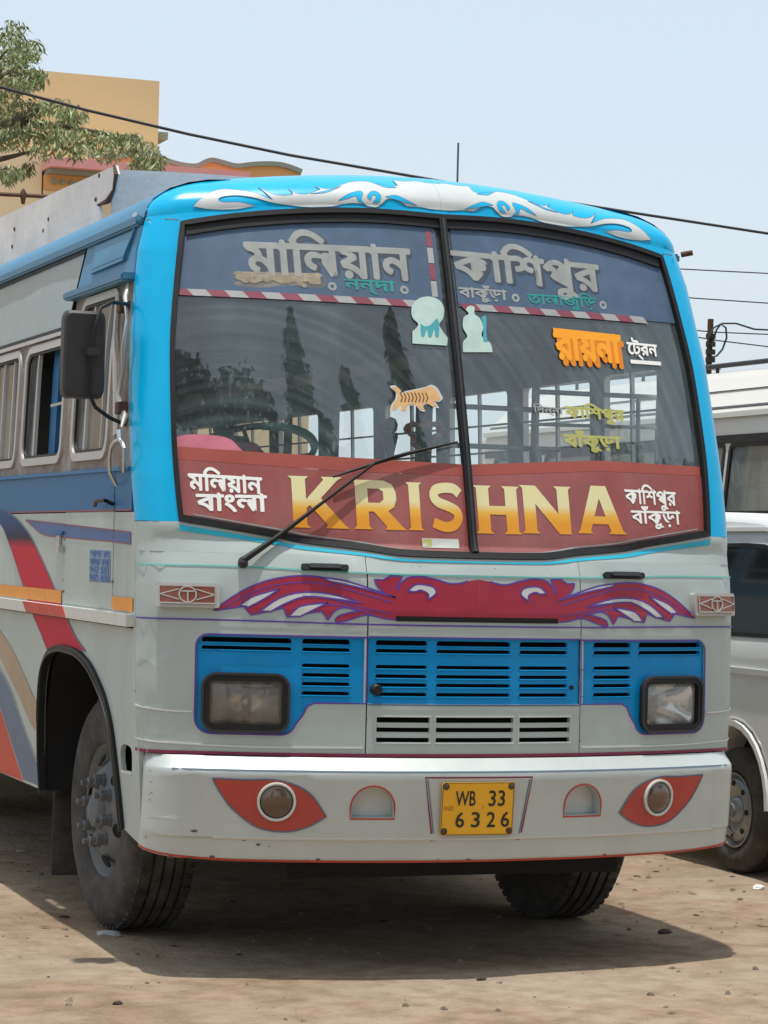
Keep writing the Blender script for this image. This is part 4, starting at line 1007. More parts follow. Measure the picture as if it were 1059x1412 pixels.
# the front sheet standing across the roof
fz = [ony(p[0], p[1], 1.95) for p in ((164, 234), (240, 237), (330, 243), (400, 250))]
fq = [(p.x, p.z) for p in fz]
f2 = lambda x, z, o_=0.: Vector((x, 1.95-o_, z))
link('front_sheet', drape(fill2d([[(-.985, 3.06)]+[(.98, 3.06), (.98, fq[-1][1]-.06)]+fq[::-1]+[(-.985, fq[0][1])]]), f2, 0, .012, .3), M['rack'], rk)
mkbox('side_sheet', (.99, 1.95, 3.06), (1.0, 9.2, 3.34), M['rack'], rk)
mkbox('rear_sheet', (-.98, 9.18, 3.06), (.98, 9.195, 3.34), M['rack'], rk)

# ------------------------------------------------------------------ left side
YE = -9.25
arch = spl([(59, 1090), (56.5, 1040), (56.5, 985), (58, 950), (62, 918), (70, 900), (84, 893), (100, 896), (112, 902), (126, 918), (137, 940), (147, 966), (155, 1000), (160, 1036), (166, 1090), (171, 1143)])
arch = cr([(arch[0][0], arch[0][1], 1)]+arch[1:-1]+[(arch[-1][0], arch[-1][1], 1)], sub=4)
fb = sp(196, 1152)
DY0, DY1 = -1.445, -.61                                               # door edges (a)
dhole = [(DY0, 1.368), (DY1, 1.368), (DY1, 1.755), (DY0, 1.755)]
slot = spl([(168, 1062), (182, 1065), (182, 1040), (180, 1031), (172, 1026), (167, 1030), (166, 1045)])
lower = [(YE, .51)]+arch+[(-.194, .478), (-.194, .83), (-.226, 1.02), (-.25, 1.35), (-seamy(1.66), 1.66), (-seamy(1.755), 1.755), (YE, 1.755)]
e_ = .004
A_out = fill2d([lower, [(DY0-e_, 1.365), (DY1+e_, 1.365), (DY1+e_, 1.758), (DY0-e_, 1.758)], cr([(slot[0][0], slot[0][1], 1), (slot[1][0], slot[1][1], 1)]+slot[2:], True, 3)])
side = link('side_panel', drape(A_out, SD, 0, .02, .25, .12), M['silver_side'], bus)
line('slot_edge', [(slot[0][0], slot[0][1]-.004), (slot[1][0], slot[1][1]-.004)], .012, M['white'], side, .004, .004, SD)
decal('dark_void', [[(-.50, .55), (-.20, .55), (-.22, 1.0), (-.60, 1.0)]], M['void'], side, -.05, .002, SD)
archl = link('arch_lip', drape(ribbon(arch, .024), SD, .016, .03, 3), M['black'], side)
line('arch_lip', [(a*1.0+ (0 if i < 8 else -.012), z-.012) for i, (a, z) in enumerate(arch)], .010, M['plastic'], side, .020, .008, SD)
# inside of the wheel housing
bm = bmesh.new(); A = [bm.verts.new((-1.235, -a, z)) for a, z in arch]; B_ = [bm.verts.new((-.72, -a, z)) for a, z in arch]
for i in range(len(A)-1): bm.faces.new((A[i], A[i+1], B_[i+1], B_[i]))
bm.faces.new(B_); link('wheel_housing', bm, M['void'], bus)
chips('paint_chips', SD, [(-3.5, .53, -1.9, .53, 26), (-1.445, 1.37, -1.445, 1.9, 12), (-.61, 1.37, -.61, 1.9, 12), (-3, 1.335, -.3, 1.345, 6), (-.45, .56, -1.0, 1.1, 5)], .0015, .007, side, .0048)
# driver's door
door = link('driver_door', drape(fill2d([[(DY0, 1.368), (DY1, 1.368), (DY1, 1.755), (DY0, 1.755)]]), SD, .002, .02, .2), M['silver_side'], bus)
bs = [(0, 692), (90, 698)]; zB = 1.757
def belt(a0, a1, par, off): 
    link('blue_belt', drape(fill2d([[(a0, 1.760), (a1, 1.760), (a1, 1.918), (a0, 1.918)]]), SD, off, .02, .25), M['belt'], par)
    line('maroon_line', [(a0, 1.763), (a1, 1.763)], .007, M['maroon'], par, off+.0015, .001, SD)
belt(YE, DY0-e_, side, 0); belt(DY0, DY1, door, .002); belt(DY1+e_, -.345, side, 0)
line('door_gap', [(DY0-.002, 1.365), (DY0-.002, 1.92)], .006, M['void'], side, -.004, .002, SD)
line('door_gap', [(DY1+.002, 1.365), (DY1+.002, 1.92)], .006, M['void'], side, -.004, .002, SD)
# painted sweeps (built in pieces so the door gap shows)
def sweep(pts, m, off=.0025, par=None, out_=M['slate'], sub=6):
    q = cr(spl(pts), True, sub); par = par or side
    decal('painted_sweep', [q], m, par, off, .001, SD, .25); 
    if out_: line('sweep_outline', q, .005, out_, par, off+.0008, .0005, SD, True)
sweep([(-60, 700, 1), (0, 701, 1), (14, 708), (30, 722), (44, 742), (60, 775), (76, 812), (92, 850), (105, 878), (119, 898, 1), (99, 894), (84, 892), (66, 897, 1), (58, 876), (44, 842), (30, 800), (14, 752), (0, 722), (-60, 716, 1)], M['sweep'])
sweep([(36, 717, 1), (90, 723), (157, 731), (181, 734, 1), (181, 750, 1), (157, 747), (90, 741), (60, 737), (46, 726)], M['navy'], out_=M['maroon'])
sweep([(0, 868, 1), (20, 900), (40, 945), (54, 978, 1), (55.5, 1012, 1), (44, 1000), (22, 950), (0, 905, 1), (-40, 860), (-40, 830)], M['tan'], out_=None)
sweep([(0, 921, 1), (15, 950), (36, 1010), (58, 1068, 1), (58, 1086, 1), (33, 1076, 1), (18, 1030), (0, 972, 1), (-40, 880), (-40, 845)], M['slate'], out_=M['cream'])
sweep([(0, 976, 1), (14, 1020), (33, 1077, 1), (0, 1064, 1), (-60, 1041, 1), (-60, 900, 1)], M['vermil'], out_=None)
# rub rail and reflective tapes
rail = link('rub_rail', drape(fill2d([[(YE, 1.312), (-.275, 1.312), (-.275, 1.360), (YE, 1.360)]]), SD, .032, .034, .5), M['cream'], side)
line('rail_shadow_gap', [(YE, 1.309), (-.275, 1.309)], .006, M['black'], rail, .012, .01, SD)
ra, rb_ = sp(46, 843), sp(99, 850)
decal('red_band', [[(ra[0], 1.313), (rb_[0]+.03, 1.313), (rb_[0]-.03, 1.3595), (ra[0]-.08, 1.3595)]], M['vermil'], rail, .034, .002, SD)
t0, t1 = sp(86, 824)[0], sp(155, 830)[0]
for k in range(-22, 0):
    decal('reflective_tape', [[(t0+k*.32, 1.368), (t0+k*.32+.316, 1.368), (t0+k*.32+.316, 1.422), (t0+k*.32, 1.422)]], M['tape'], side, .0042, .0006, SD, 1)
decal('reflective_tape', [[(t1, 1.368), (-.285, 1.368), (-.285, 1.422), (t1, 1.422)]], M['tape'], side, .0042, .0006, SD, 1)
# notice on the door
n0, n1 = sp(125, 758), sp(153, 804)
ntc = decal('painted_notice', [[(n0[0], n1[1]), (n1[0], n1[1]), (n1[0], n0[1]), (n0[0], n0[1])]], filmmat('notice_ground', (.22, .30, .42), 1), door, .004, .0005, SD)
for k, tx in enumerate(('\u09b8\u09be\u09a6\u09be \u09b0\u0982', '\u0995\u09be\u099c \u0995\u09b0\u09be', '947 582', '9475 4598')):
    zc = lerp(n0[1], n1[1], (k+.5)/4); bmt = fittext(tx, (n0[0]+.01, zc), (n1[0]-.01, zc), .030, .03)
    link('lettering', drape(bmt, SD, .0052, 0, .5), M['paperblue'], ntc, smooth=False)
def sdo(x, y, o_): return SD(*inv(lambda a, b: SD(a, b, o_), x, y, (-.9, 2.0)), o_)
# door handle, bolt latch, chrome hoop
mktube('door_handle', [sdo(131, 697, .03), sdo(133, 691, .04), sdo(145, 690, .045), sdo(156, 695, .006)], .008, M['black'], door)
c = sp(84, 735); mkbox('bolt_latch', tuple(SD(c[0], c[1])+Vector((-.014, -.07, -.008))), tuple(SD(c[0], c[1])+Vector((-.001, .07, .008))), M['belt'], side, .003)
c = sp(84, 748); mkbox('hasp', tuple(SD(c[0], c[1])+Vector((-.012, -.02, -.035))), tuple(SD(c[0], c[1])+Vector((-.001, .05, .03))), M['alu'], side, .003)
c = sp(88, 755); mkbox('padlock', tuple(SD(c[0], c[1])+Vector((-.03, -.025, -.02))), tuple(SD(c[0], c[1])+Vector((-.012, .02, .012))), M['chrome'], side, .004)
hpp = [sdo(x, y, o_) for x, y, o_ in ((171, 650, .02), (171, 632, .04), (171, 617, .05), (168, 609, .055), (164, 606, .055), (158, 609, .055), (153, 617, .055), (151, 632, .05), (151, 650, .045), (156, 661, .03), (161, 669, .012))]
mktube('grab_hoop', hpp, .008, M['chrome'], side, 8)
mktube('hoop_finial', [sdo(165, 607, .055), sdo(164, 594, .055)], [.009, .012], M['chrome'], side)

# window zone in weathered metal
def seam_a(z): return -(seamy(z)+.002)
WN = [(-1.363, -.747, 1.985, 2.655)]+[(-(1.552+.93*k+.80), -(1.552+.93*k), 1.985, 2.51) for k in range(8)]
def wrr(wn, g_=0): return rrect(wn[0]-g_, wn[2]-g_, wn[1]+g_, wn[3]+g_, .07+g_*.3, 4)
zone = [(YE, 1.923), (seam_a(1.923), 1.923), (seam_a(2.1), 2.1), (seam_a(2.4), 2.4), (seam_a(2.70), 2.70), (-1.53, 2.70), (-1.53, 2.535), (YE, 2.535)]
link('window_band', drape(fill2d([zone]+[wrr(w_) for w_ in WN]), SD, 0, .02, .25, .12), M['raw'], bus)
for i, w_ in enumerate(WN):
    fr = link('window_frame', drape(ribbon(wrr(w_, -.004), .034, True), SD, .012, .03, .3), M['alu'], bus)
    line('frame_bead', wrr(w_, -.028), .010, M['black'], fr, .004, .01, SD, True, .4)
    xm = (w_[0]+w_[1])/2
    if i == 0:
        link('pane', drape(fill2d([wrr(w_, -.01)]), SD, -.012, 0, .5), M['sideglass'], fr)
        line('slide_bar', [(xm-.12, w_[2]+.02), (xm-.12, w_[3]-.02)], .022, M['alu'], fr, .0, .016, SD)
        line('slide_bar', [(xm+.16, w_[2]+.02), (xm+.16, w_[3]-.02)], .012, M['alu'], fr, .0, .016, SD)
    elif i == 1:                                                     # slid open, dark inside
        link('pane', drape(fill2d([rrect(w_[0]+.01, w_[2]+.01, w_[0]+.20, w_[3]-.01, .02, 3)]), SD, -.012, 0, .5), M['sideglass'], fr)
        line('slide_bar', [(w_[0]+.21, w_[2]+.01), (w_[0]+.21, w_[3]-.01)], .024, M['alu'], fr, 0, .016, SD)
        line('blue_post', [(w_[0]+.32, w_[2]), (w_[0]+.32, w_[3])], .12, M['belt'], fr, -.06, .03, SD)
        line('guard_bar', [(w_[0]+.38, 2.24), (w_[1], 2.245)], .012, M['alu'], fr, -.03, .01, SD)
    else:
        link('pane', drape(fill2d([wrr(w_, -.01)]), SD, -.012, 0, .5), M['sideglass'], fr)
        for q in (.25, .5, .78): line('slide_bar', [(lerp(w_[0], w_[1], q), w_[2]+.01), (lerp(w_[0], w_[1], q), w_[3]-.01)], .02, M['alu'], fr, 0, .016, SD)
line('top_bead', [(YE, 2.545), (-1.53, 2.545)], .018, M['alu'], bus, .016, .016, SD)
line('belt_rim', [(YE, 1.925), (seam_a(1.925), 1.925)], .014, M['belt'], bus, .012, .014, SD)
# fixed upper panes
for k in range(4):
    a1 = -1.60-k*1.93; a0 = max(YE, a1-1.90); l = [(a0, 2.565), (a1+(-.03 if k == 0 else 0), 2.565), (a1+(.05 if k == 0 else 0), 2.90), (a0, 2.90)]
    pn = link('upper_pane', drape(fill2d([l]), SD, -.004, .006, .6), M['greyglass'], bus)
    line('pane_gasket', l, .022, M['black'], pn, .004, .012, SD, True, .6)
# blue panel with its pressed frame, lip below
bp_ = [(-1.55, 2.703), (seam_a(2.71), 2.703), (seam_a(2.9), 2.905), (-1.52, 2.905)]
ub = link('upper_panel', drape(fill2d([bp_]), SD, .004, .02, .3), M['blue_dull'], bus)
prs = [(*sp(x, y),) for x, y in ((129, 376), (174, 357), (190, 315), (190, 308), (127, 331))]
line('pressed_rib', [prs[0], prs[1], prs[2]], .014, M['blue_dull'], ub, .016, .012, SD)
decal('pressed_field', [[(prs[0][0]-.0, prs[0][1]+.012), (prs[1][0]-.02, prs[1][1]+.012), (prs[2][0]-.02, 2.893), (prs[0][0]-.03, 2.893)]], M['blue_dull'], ub, .011, .007, SD)
mkbox('awning_lip', (-1.285, .57, 2.675), (-1.215, 1.58, 2.710), M['blue_dull'], bus, .008)
# crumpled sheet-metal strip by the pillar
cs = [SD(*sp(x, y), o_) for x, y, o_ in ((182, 385, .01), (183, 410, .03), (182, 440, .02), (181, 480, .03), (176, 515, .02), (173, 545, .03), (176, 575, .012), (178, 590, .03))]
mktube('crumpled_strip', cs, [.006, .010, .007, .012, .008, .010, .016, .006], M['alu'], bus, 7)
line('drip_strip', [sp(165, 408), sp(162, 600)], .03, M['alu'], bus, .014, .012, SD)
line('drip_strip', [sp(172, 408), sp(170, 560)], .010, M['raw'], bus, .024, .012, SD)

# mirror
mr_ = empty('side_mirror'); mr_.parent = bus
mx0, mx1, mz0, mz1 = -1.555, -1.385, 2.19, 2.53
bm = bmesh.new(); 
bev = rrect(0, 0, 1, 1, .12, 4)
rings = []
for yy, sc_ in ((.36, .86), (.37, .96), (.40, 1.0), (.44, 1.0), (.455, .97)):
    rings.append([bm.verts.new((lerp(mx0, mx1, .5+(p[0]-.5)*sc_)+(yy-.4)*.1, yy, lerp(mz0, mz1, .5+(p[1]-.5)*(1-(1-sc_)*.6)))) for p in bev])
for a, b in zip(rings, rings[1:]):
    for k in range(len(a)): bm.faces.new((a[k], a[(k+1) % len(a)], b[(k+1) % len(b)], b[k]))
bm.faces.new(rings[0][::-1]); bm.faces.new(rings[-1]); bmesh.ops.recalc_face_normals(bm, faces=bm.faces)
link('mirror_shell', bm, M['plastic'], mr_, ang=35)
mkbox('mirror_glass', (mx0+.02, .456, mz0+.025), (mx1-.02, .460, mz1-.025), M['chrome'], mr_)
at = SD(*sp(176, 425), .01); ab = SD(*sp(174, 565), .01)
mktube('mirror_arm', [Vector(at), Vector((-1.27, .50, 2.575)), Vector((-1.36, .40, 2.57)), Vector((-1.42, .345, 2.54)), Vector((-1.445, .335, 2.45)), Vector((-1.452, .338, 2.35)), Vector((-1.455, .338, 2.20)), Vector((-1.43, .345, 2.155)), Vector((-1.36, .40, 2.12)), Vector((-1.27, .50, 2.10)), Vector(ab)], .008, M['black'], mr_)
mkbox('mirror_clamp', (-1.478, .322, 2.35), (-1.420, .362, 2.385), M['plastic'], mr_, .006)
mkbox('arm_bracket', (at.x-.03, at.y-.03, at.z-.02), (at.x+.01, at.y+.03, at.z+.03), M['rust'], mr_, .004)
mkbox('arm_bracket', (ab.x-.03, ab.y-.03, ab.z-.02), (ab.x+.01, ab.y+.03, ab.z+.03), M['rust'], mr_, .004)

# ------------------------------------------------------------------ right side (mostly hidden): lower sheet, windows seen through the cab
WR = [(.86, 1.44, 2.02, 2.48)]+[(1.56+.98*k, 1.56+.98*k+.82, 2.04, 2.47) for k in range(7)]
link('side_panel', drape(fill2d([[(.17, .50), (9.25, .50), (9.25, 1.95), (.39, 1.95), (.28, 1.66), (.23, 1.0)]]), SDR, 0, .02, .4), M['silver_side'], bus)
link('window_band', drape(fill2d([[(.40, 1.953), (9.25, 1.953), (9.25, 2.94), (.63, 2.94), (.53, 2.45), (.45, 2.1)]]+[rrect(a, c_, b, d, .05, 3) for a, b, c_, d in WR]), SDR, 0, .02, .4), M['blue_dull'], bus)
link('inner_lining', drape(fill2d([[(.74, 1.953), (9.2, 1.953), (9.2, 2.90), (.74, 2.90)]]+[rrect(a, c_, b, d, .05, 3) for a, b, c_, d in WR]), SDR, -.022, .004, .4), M['inner'], bus)
for a, b, c_, d in WR:
    fr = line('window_frame', rrect(a+.005, c_+.005, b-.005, d-.005, .045, 3), .03, M['alu'], bus, .008, .03, SDR, True, .5)
    line('slide_bar', [((a+b)/2, c_), ((a+b)/2, d)], .02, M['alu'], fr, -.002, .016, SDR)
    for zz_ in (2.14, 2.28): line('guard_bar', [(a, zz_), (b, zz_)], .010, M['alu'], fr, -.03, .01, SDR)

# ------------------------------------------------------------------ cab interior
it = empty('interior'); it.parent = bus
mkbox('floor', (-1.17, 2.3, .93), (1.17, 9.2, .97), M['inner_dark'], it); mkbox('floor', (-.70, .5, .93), (.70, 2.3, .97), M['inner_dark'], it)
mkbox('underfloor_light_block', (-1.0, 2.3, .46), (1.0, 5.6, .92), M['void'], bus); mkbox('subframe_light_block', (-.70, .05, .36), (.70, 2.29, .60), M['void'], bus)  # black boxes added under the floor to block light and deepen shade there
mkbox('ceiling', (-1.12, .75, 2.90), (1.12, 9.2, 2.915), M['inner'], it)
mkbox('rear_wall', (-1.18, 9.2, .5), (1.18, 9.25, 3.0), M['silver_side'], bus)
for x in (-.98, .98): mkbox('luggage_shelf', (x-.17, 1.8, 2.62), (x+.17, 9.1, 2.65), M['inner'], it)
mkbox('header_panel', (-1.05, 1.25, 2.66), (1.05, 1.27, 2.90), M['inner'], it)
for x, y in ((-.25, 1.55), (.50, 1.55), (.95, 1.55), (.25, 2.4), (-.28, 3.2), (.55, 3.2)):
    mktube('grab_pole', [(x, y, .97), (x, y, 2.9)], .02, M['inner'], it)
for z in (1.95, 2.12, 2.30): mktube('partition_rail', [(.40, 1.60, z), (1.1, 1.60, z)], .012, M['alu'], it)
fc = [ony(x, y, .95) for x, y in ((738, 540), (742, 640), (824, 640), (822, 545), (880, 548), (908, 548), (905, 640), (880, 640))]
for a_, b_ in ((0, 1), (3, 2), (4, 7), (5, 6)): mktube('board_frame', [fc[a_], fc[b_]-Vector((0, 0, .1))], .011, M['alu'], it)
for a_, b_ in ((0, 5),): mktube('board_frame', [fc[a_], fc[b_]], .011, M['alu'], it)
mktube('board_frame', [ony(740, 585, .95), ony(906, 590, .95)], .008, M['alu'], it)
mkbox('partition', (.42, 1.62, .97), (1.12, 1.64, 1.9), M['inner'], it)
mkbox('partition_post', (.40, 1.60, .97), (.46, 1.66, 2.9), M['inner'], it)
# bench seats
for r in range(6):
    for x0, x1 in ((-1.12, -.30), (.30, 1.12)):
        y0 = 2.6+r*.95
        st_ = mkbox('seat_bench', (x0, y0, 1.30), (x1, y0+.42, 1.42), M['seat'], it, .03)
        mkbox('backrest', (x0, y0+.40, 1.42), (x1, y0+.48, 2.02), M['seat'], it, .03)
mkbox('backrest', (-.95, 1.50, 1.35), (-.40, 1.60, 2.12), M['seat'], it, .04)
mkbox('driver_seat', (-.95, 1.05, 1.28), (-.40, 1.5, 1.40), M['seat'], it, .03)
# steering wheel with green binding
sc0 = Vector((-.66, .74, 2.02)); ax = Vector((0, -.40, -.92)).normalized(); U_ = Vector((1, 0, 0)); W_ = ax.cross(U_)
ring = [sc0+(U_*math.cos(2*math.pi*k/40)+W_*math.sin(2*math.pi*k/40))*.25 for k in range(41)]
sw = link('steering_wheel', tube(bmesh.new(), ring, .014, 8, False), M['black'], it, ang=180)
for a0, a1 in ((2, 12), (22, 30)): link('green_binding', tube(bmesh.new(), [sc0+(p-sc0)*1.0 for p in ring[a0:a1]], .0185, 8), M['greenwrap'], sw, ang=180)
for k in (0, 13, 27): mktube('spoke', [sc0+ax*.05, ring[k]], .009, M['black'], sw)
mktube('steering_column', [sc0+ax*.02, sc0+ax*.6], .03, M['black'], sw)
mktube('dark_curved_tube', [(-1.05, .62, 2.42), (-.98, .66, 2.40), (-.90, .70, 2.32), (-.83, .74, 2.2), (-.78, .78, 2.08), (-.75, .8, 1.96)], .035, M['inner_dark'], it)  # dark curved tube behind the left pane

# ------------------------------------------------------------------ wheels and underbody
TY = [(-.02, .272), (.0, .285), (.006, .30), (.016, .34), (.020, .38), (.018, .42), (.006, .455), (-.012, .478), (-.03, .490), (-.045, .497),
      (-.075, .5), (-.077, .487), (-.087, .487), (-.089, .5), (-.12, .502), (-.122, .488), (-.132, .488), (-.134, .502), (-.166, .502), (-.168, .488), (-.178, .488), (-.18, .502), (-.21, .5), (-.212, .487), (-.222, .487), (-.224, .5),
      (-.245, .497), (-.26, .488), (-.275, .465), (-.285, .42), (-.285, .36), (-.27, .29), (-.25, .272)]
def big_wheel(loc, sg, rz=0, parent=bus):
    """truck wheel; sg -1: outer face towards -x"""
    t = empty('wheel', loc, rz=rz); t.parent = parent; A = (sg, 0, 0)
    link('tyre', lathe(TY, 72, A), M['tyre'], t, ang=38)
    bm = bmesh.new()                                                 # shoulder tread lugs
    for k in range(60):
        a = 2*math.pi*k/60
        for h0, h1 in ((-.072, -.028), (-.262, -.228)):
            m_ = Matrix.Rotation(a, 4, 'X'); box(bm, (min(h0, h1)*sg if sg > 0 else -max(h0, h1), -.014, .482), (max(h0, h1)*sg if sg > 0 else -min(h0, h1),   .014, .5003), m_)
    link('tread_lug', bm, M['tyre'], t, smooth=False)['kind'] = 'stuff'
    link('rim', lathe([(-.245, .275), (-.24, .262), (-.10, .258), (-.055, .262), (-.03, .272), (-.012, .286), (-.004, .290), (-.004, .284), (-.02, .268), (-.045, .255), (-.060, .240), (-.045, .225), (-.020, .205), (-.004, .185), (.004, .165), (.004, .095), (.012, .080), (.040, .070), (.048, .058), (.060, .030), (.060, 0)], 60, A), M['rim'], t, ang=40)
    for k in range(6):
        a = 2*math.pi*k/6+.3; c = Vector((sg*-.012, math.cos(a)*.212, math.sin(a)*.212)); n = Vector((sg*.85, math.cos(a)*.5, math.sin(a)*.5)).normalized()
        bm = lathe([(.003, .030), (.009, .030), (.009, .024), (.0085, .024), (.0085, 0)], 18, n, c); link('hand_hole', bm, M['void'], t)
    for k in range(8):
        a = 2*math.pi*k/8+.2; c = Vector((sg*.002, math.cos(a)*.135, math.sin(a)*.135))
        link('wheel_nut', lathe([(0, .030), (.012, .030), (.013, .024), (.046, .024), (.050, .019), (.050, .014), (.072, .014), (.074, .010), (.074, 0)], 6, A, c), M['rim'], t, smooth=False)
    return t
big_wheel((-1.115, 1.30, .497), -1, R(2.5)); big_wheel((1.115, 1.30, .497), 1, R(2.5))
big_wheel((-1.13, 6.2, .497), -1); big_wheel((1.13, 6.2, .497), 1)
mktube('front_axle', [(-.95, 1.32, .47), (-.6, 1.34, .42), (.6, 1.34, .42), (.95, 1.32, .47)], .05, M['rust'], bus)
mktube('rear_axle', [(-.9, 6.2, .5), (.9, 6.2, .5)], .09, M['rust'], bus)
for sg in (-1, 1):
    mkbox('chassis_rail', (sg*.45-.04, .30, .58), (sg*.45+.04, 9.1, .78), M['void'], bus)
    mkbox('leaf_spring', (sg*.45-.04, .75, .50), (sg*.45+.04, 1.95, .545), M['rust'], bus)
mf = mkbox('mudflap', (-1.16, 2.02, .13), (-.78, 2.035, .62), M['tyre'], bus, .004)
mkbox('mudflap', (.78, 2.02, .13), (1.16, 2.035, .62), M['tyre'], bus, .004)
mkbox('engine', (-.36, .45, .48), (.36, 1.5, 1.3), M['void'], bus, .05)

# small things on the dashboard
def at_dash(px, py, t=.10):
    u_, _ = fp(px, 640); return DB(u_, t)
p = at_dash(549, 624, .12)
fg = empty('figurine', p, 'small dark vase-shaped figurine on the dashboard left of the windscreen divider', 'figurine')
link('body', lathe([(0, .035), (.012, .036), (.03, .020), (.07, .014), (.11, .022), (.15, .030), (.165, .026), (.165, 0)], 20, (0, 0, 1), (0, 0, .002)), M['void'], fg)
link('head', lathe([(.165, .012), (.175, .024), (.20, .028), (.222, .018), (.23, 0)], 16, (0, 0, 1), (0, 0, 0)), M['rust'], fg)
p = at_dash(596, 624, .10)
gd = empty('garland', p, 'orange and white flower garland heaped on a small stand beside the divider', 'garland')
mktube('stand', [(0, 0, .002), (0, 0, .12), (.0, 0, .19)], [.035, .012, .01], M['inner'], gd)
bm = bmesh.new(); bm2 = bmesh.new()
for k in range(46):
    a = k/46*6.283; rr_ = .055+.02*math.sin(a*3); c = Vector((rr_*math.cos(a)*1.2, .02*math.sin(a*2), .17+rr_*math.sin(a)*.8+random.uniform(-.01, .01)))
    bmesh.ops.create_icosphere(bm if k % 3 else bm2, subdivisions=1, radius=.013, matrix=Matrix.Translation(c))
link('orange_flowers', bm, M['flower_r'], gd)['kind'] = 'stuff'; link('white_flowers', bm2, M['cream'], gd)['kind'] = 'stuff'
p = at_dash(480, 628, .08)
tag(mkbox('booklet', (p.x-.065, p.y-.03, p.z+.002), (p.x+.065, p.y+.05, p.z+.020), M['ytext'], None, .003), 'yellow booklet lying on the dashboard left of the figurine', 'booklet')
p = at_dash(528, 628, .08)
tag(mkbox('packet', (p.x-.06, p.y-.03, p.z+.002), (p.x+.06, p.y+.04, p.z+.028), M['belt'], None, .006), 'blue packet lying on the dashboard under the tiger sticker', 'packet')

# ------------------------------------------------------------------ neighbouring white vehicles
M['vanwhite'] = mat('white_van_paint', (.76, .78, .77), .3, 0, .05, 3, dust=.05, dcol=(.6, .58, .54), dscale=3, coat=.3)
M['tint'] = mat('tinted_van_glass', (.012, .016, .018), .06, 0, .1, 3, coat=.3)
M['hub'] = mat('pressed_steel_hubcap', (.30, .315, .33), .35, .6, .12, 14, dust=.25, dcol=(.22, .2, .17), dscale=8)
M['minicream'] = mat('cream_white_coach_paint', (.60, .59, .54), .35, 0, .05, 3, dust=.2, dcol=(.42, .38, .32))
M['clearglass'] = glassmat('coach_side_glass', (.88, .94, .92), 1.0, .22, (.55, .60, .57), 3, 1.6)  # pale veil in the glass stands in for daylight on the seats behind
M['seatcover'] = mat('grey_white_seat_cover', (.74, .76, .74), .8, 0, .12, 8)
def shell(name, prof, x0, x1, tum, m, parent, holes=(), r=.05, inset_n=3):
    """vehicle body: side profile prof (y,z), flanks at x0/x1 leaning in by tum(z), edges rounded with radius r; holes cut in both flanks"""
    n = len(prof); P = [Vector(p) for p in prof]
    ar = sum(P[i].x*P[(i+1) % n].y-P[(i+1) % n].x*P[i].y for i in range(n)); sgn = 1 if ar > 0 else -1
    nrm = []
    for i in range(n):
        d = (P[(i+1) % n]-P[i-1]).normalized(); nrm.append(Vector((-d.y, d.x))*sgn)
    def ring(k):                                                     # k: 0 flank .. 1 across
        a = k*math.pi/2; ins = r*(1-math.sin(a)); side = r*(1-math.cos(a))
        return [(P[i].x+nrm[i].x*ins, P[i].y+nrm[i].y*ins) for i in range(n)], side
    bm = bmesh.new(); rows = []
    for sd in (0, 1):
        rr_ = []
        for k in range(inset_n+1):
            q, side = ring(k/inset_n)
            rr_.append([bm.verts.new(((x0+tum(z)+side) if sd == 0 else (x1-tum(z)-side), y, z)) for y, z in q])
        rows.append(rr_)
    seq = rows[0]+rows[1][::-1]
    for a, b in zip(seq, seq[1:]):
        for i in range(n): bm.faces.new((a[i], a[(i+1) % n], b[(i+1) % n], b[i]))
    bmesh.ops.recalc_face_normals(bm, faces=bm.faces)
    o = link(name, bm, m, parent, ang=40)
    q, _ = ring(0)
    FL = lambda a, z, off=0.: Vector((x0+tum(z)-off, -a, z)); FRR = lambda a, z, off=0.: Vector((x1-tum(z)+off, a, z))
    link('flank', drape(fill2d([[(-y, z) for y, z in q]]+[[(-y, z) for y, z in h] for h in holes]), FL, 0, .02, .3, .12), m, parent)
    link('flank', drape(fill2d([[(y, z) for y, z in q]]+[list(h) for h in holes]), FRR, 0, .02, .3, .12), m, parent)
    return FL, FRR
def small_wheel(loc, sg, rad, parent):
    t = empty('wheel', loc); t.parent = parent; A = (sg, 0, 0); k = rad
    link('tyre', lathe([(-.01, .60*k), (.0, .64*k), (.008, .72*k), (.010, .82*k), (0, .92*k), (-.015, .97*k), (-.03, k), (-.06, k), (-.062, .975*k), (-.07, .975*k), (-.072, k), (-.11, k), (-.112, .975*k), (-.12, .975*k), (-.122, k), (-.16, k), (-.18, .95*k), (-.19, .8*k), (-.18, .62*k)], 48, A), M['tyre'], t, ang=38)
    link('hubcap', lathe([(-.10, .60*k), (-.02, .585*k), (.004, .60*k), (.006, .575*k), (-.012, .555*k), (-.022, .52*k), (-.004, .49*k), (.006, .43*k), (.004, .36*k), (-.012, .30*k), (-.016, .22*k), (.0, .19*k), (.008, .15*k), (.012, 0)], 44, A), M['hub'], t, ang=40)
    for i in range(8):
        a = 2*math.pi*i/8; c = Vector((sg*.001, math.cos(a)*.43*k, math.sin(a)*.43*k))
        link('hubcap_slot', lathe([(.002, .030*k*1.6), (.007, .030*k*1.6), (.0065, 0)], 10, A, c), M['void'], t)
    link('hub_centre', lathe([(.008, .12*k), (.02, .10*k), (.022, 0)], 16, A), M['rim'], t)
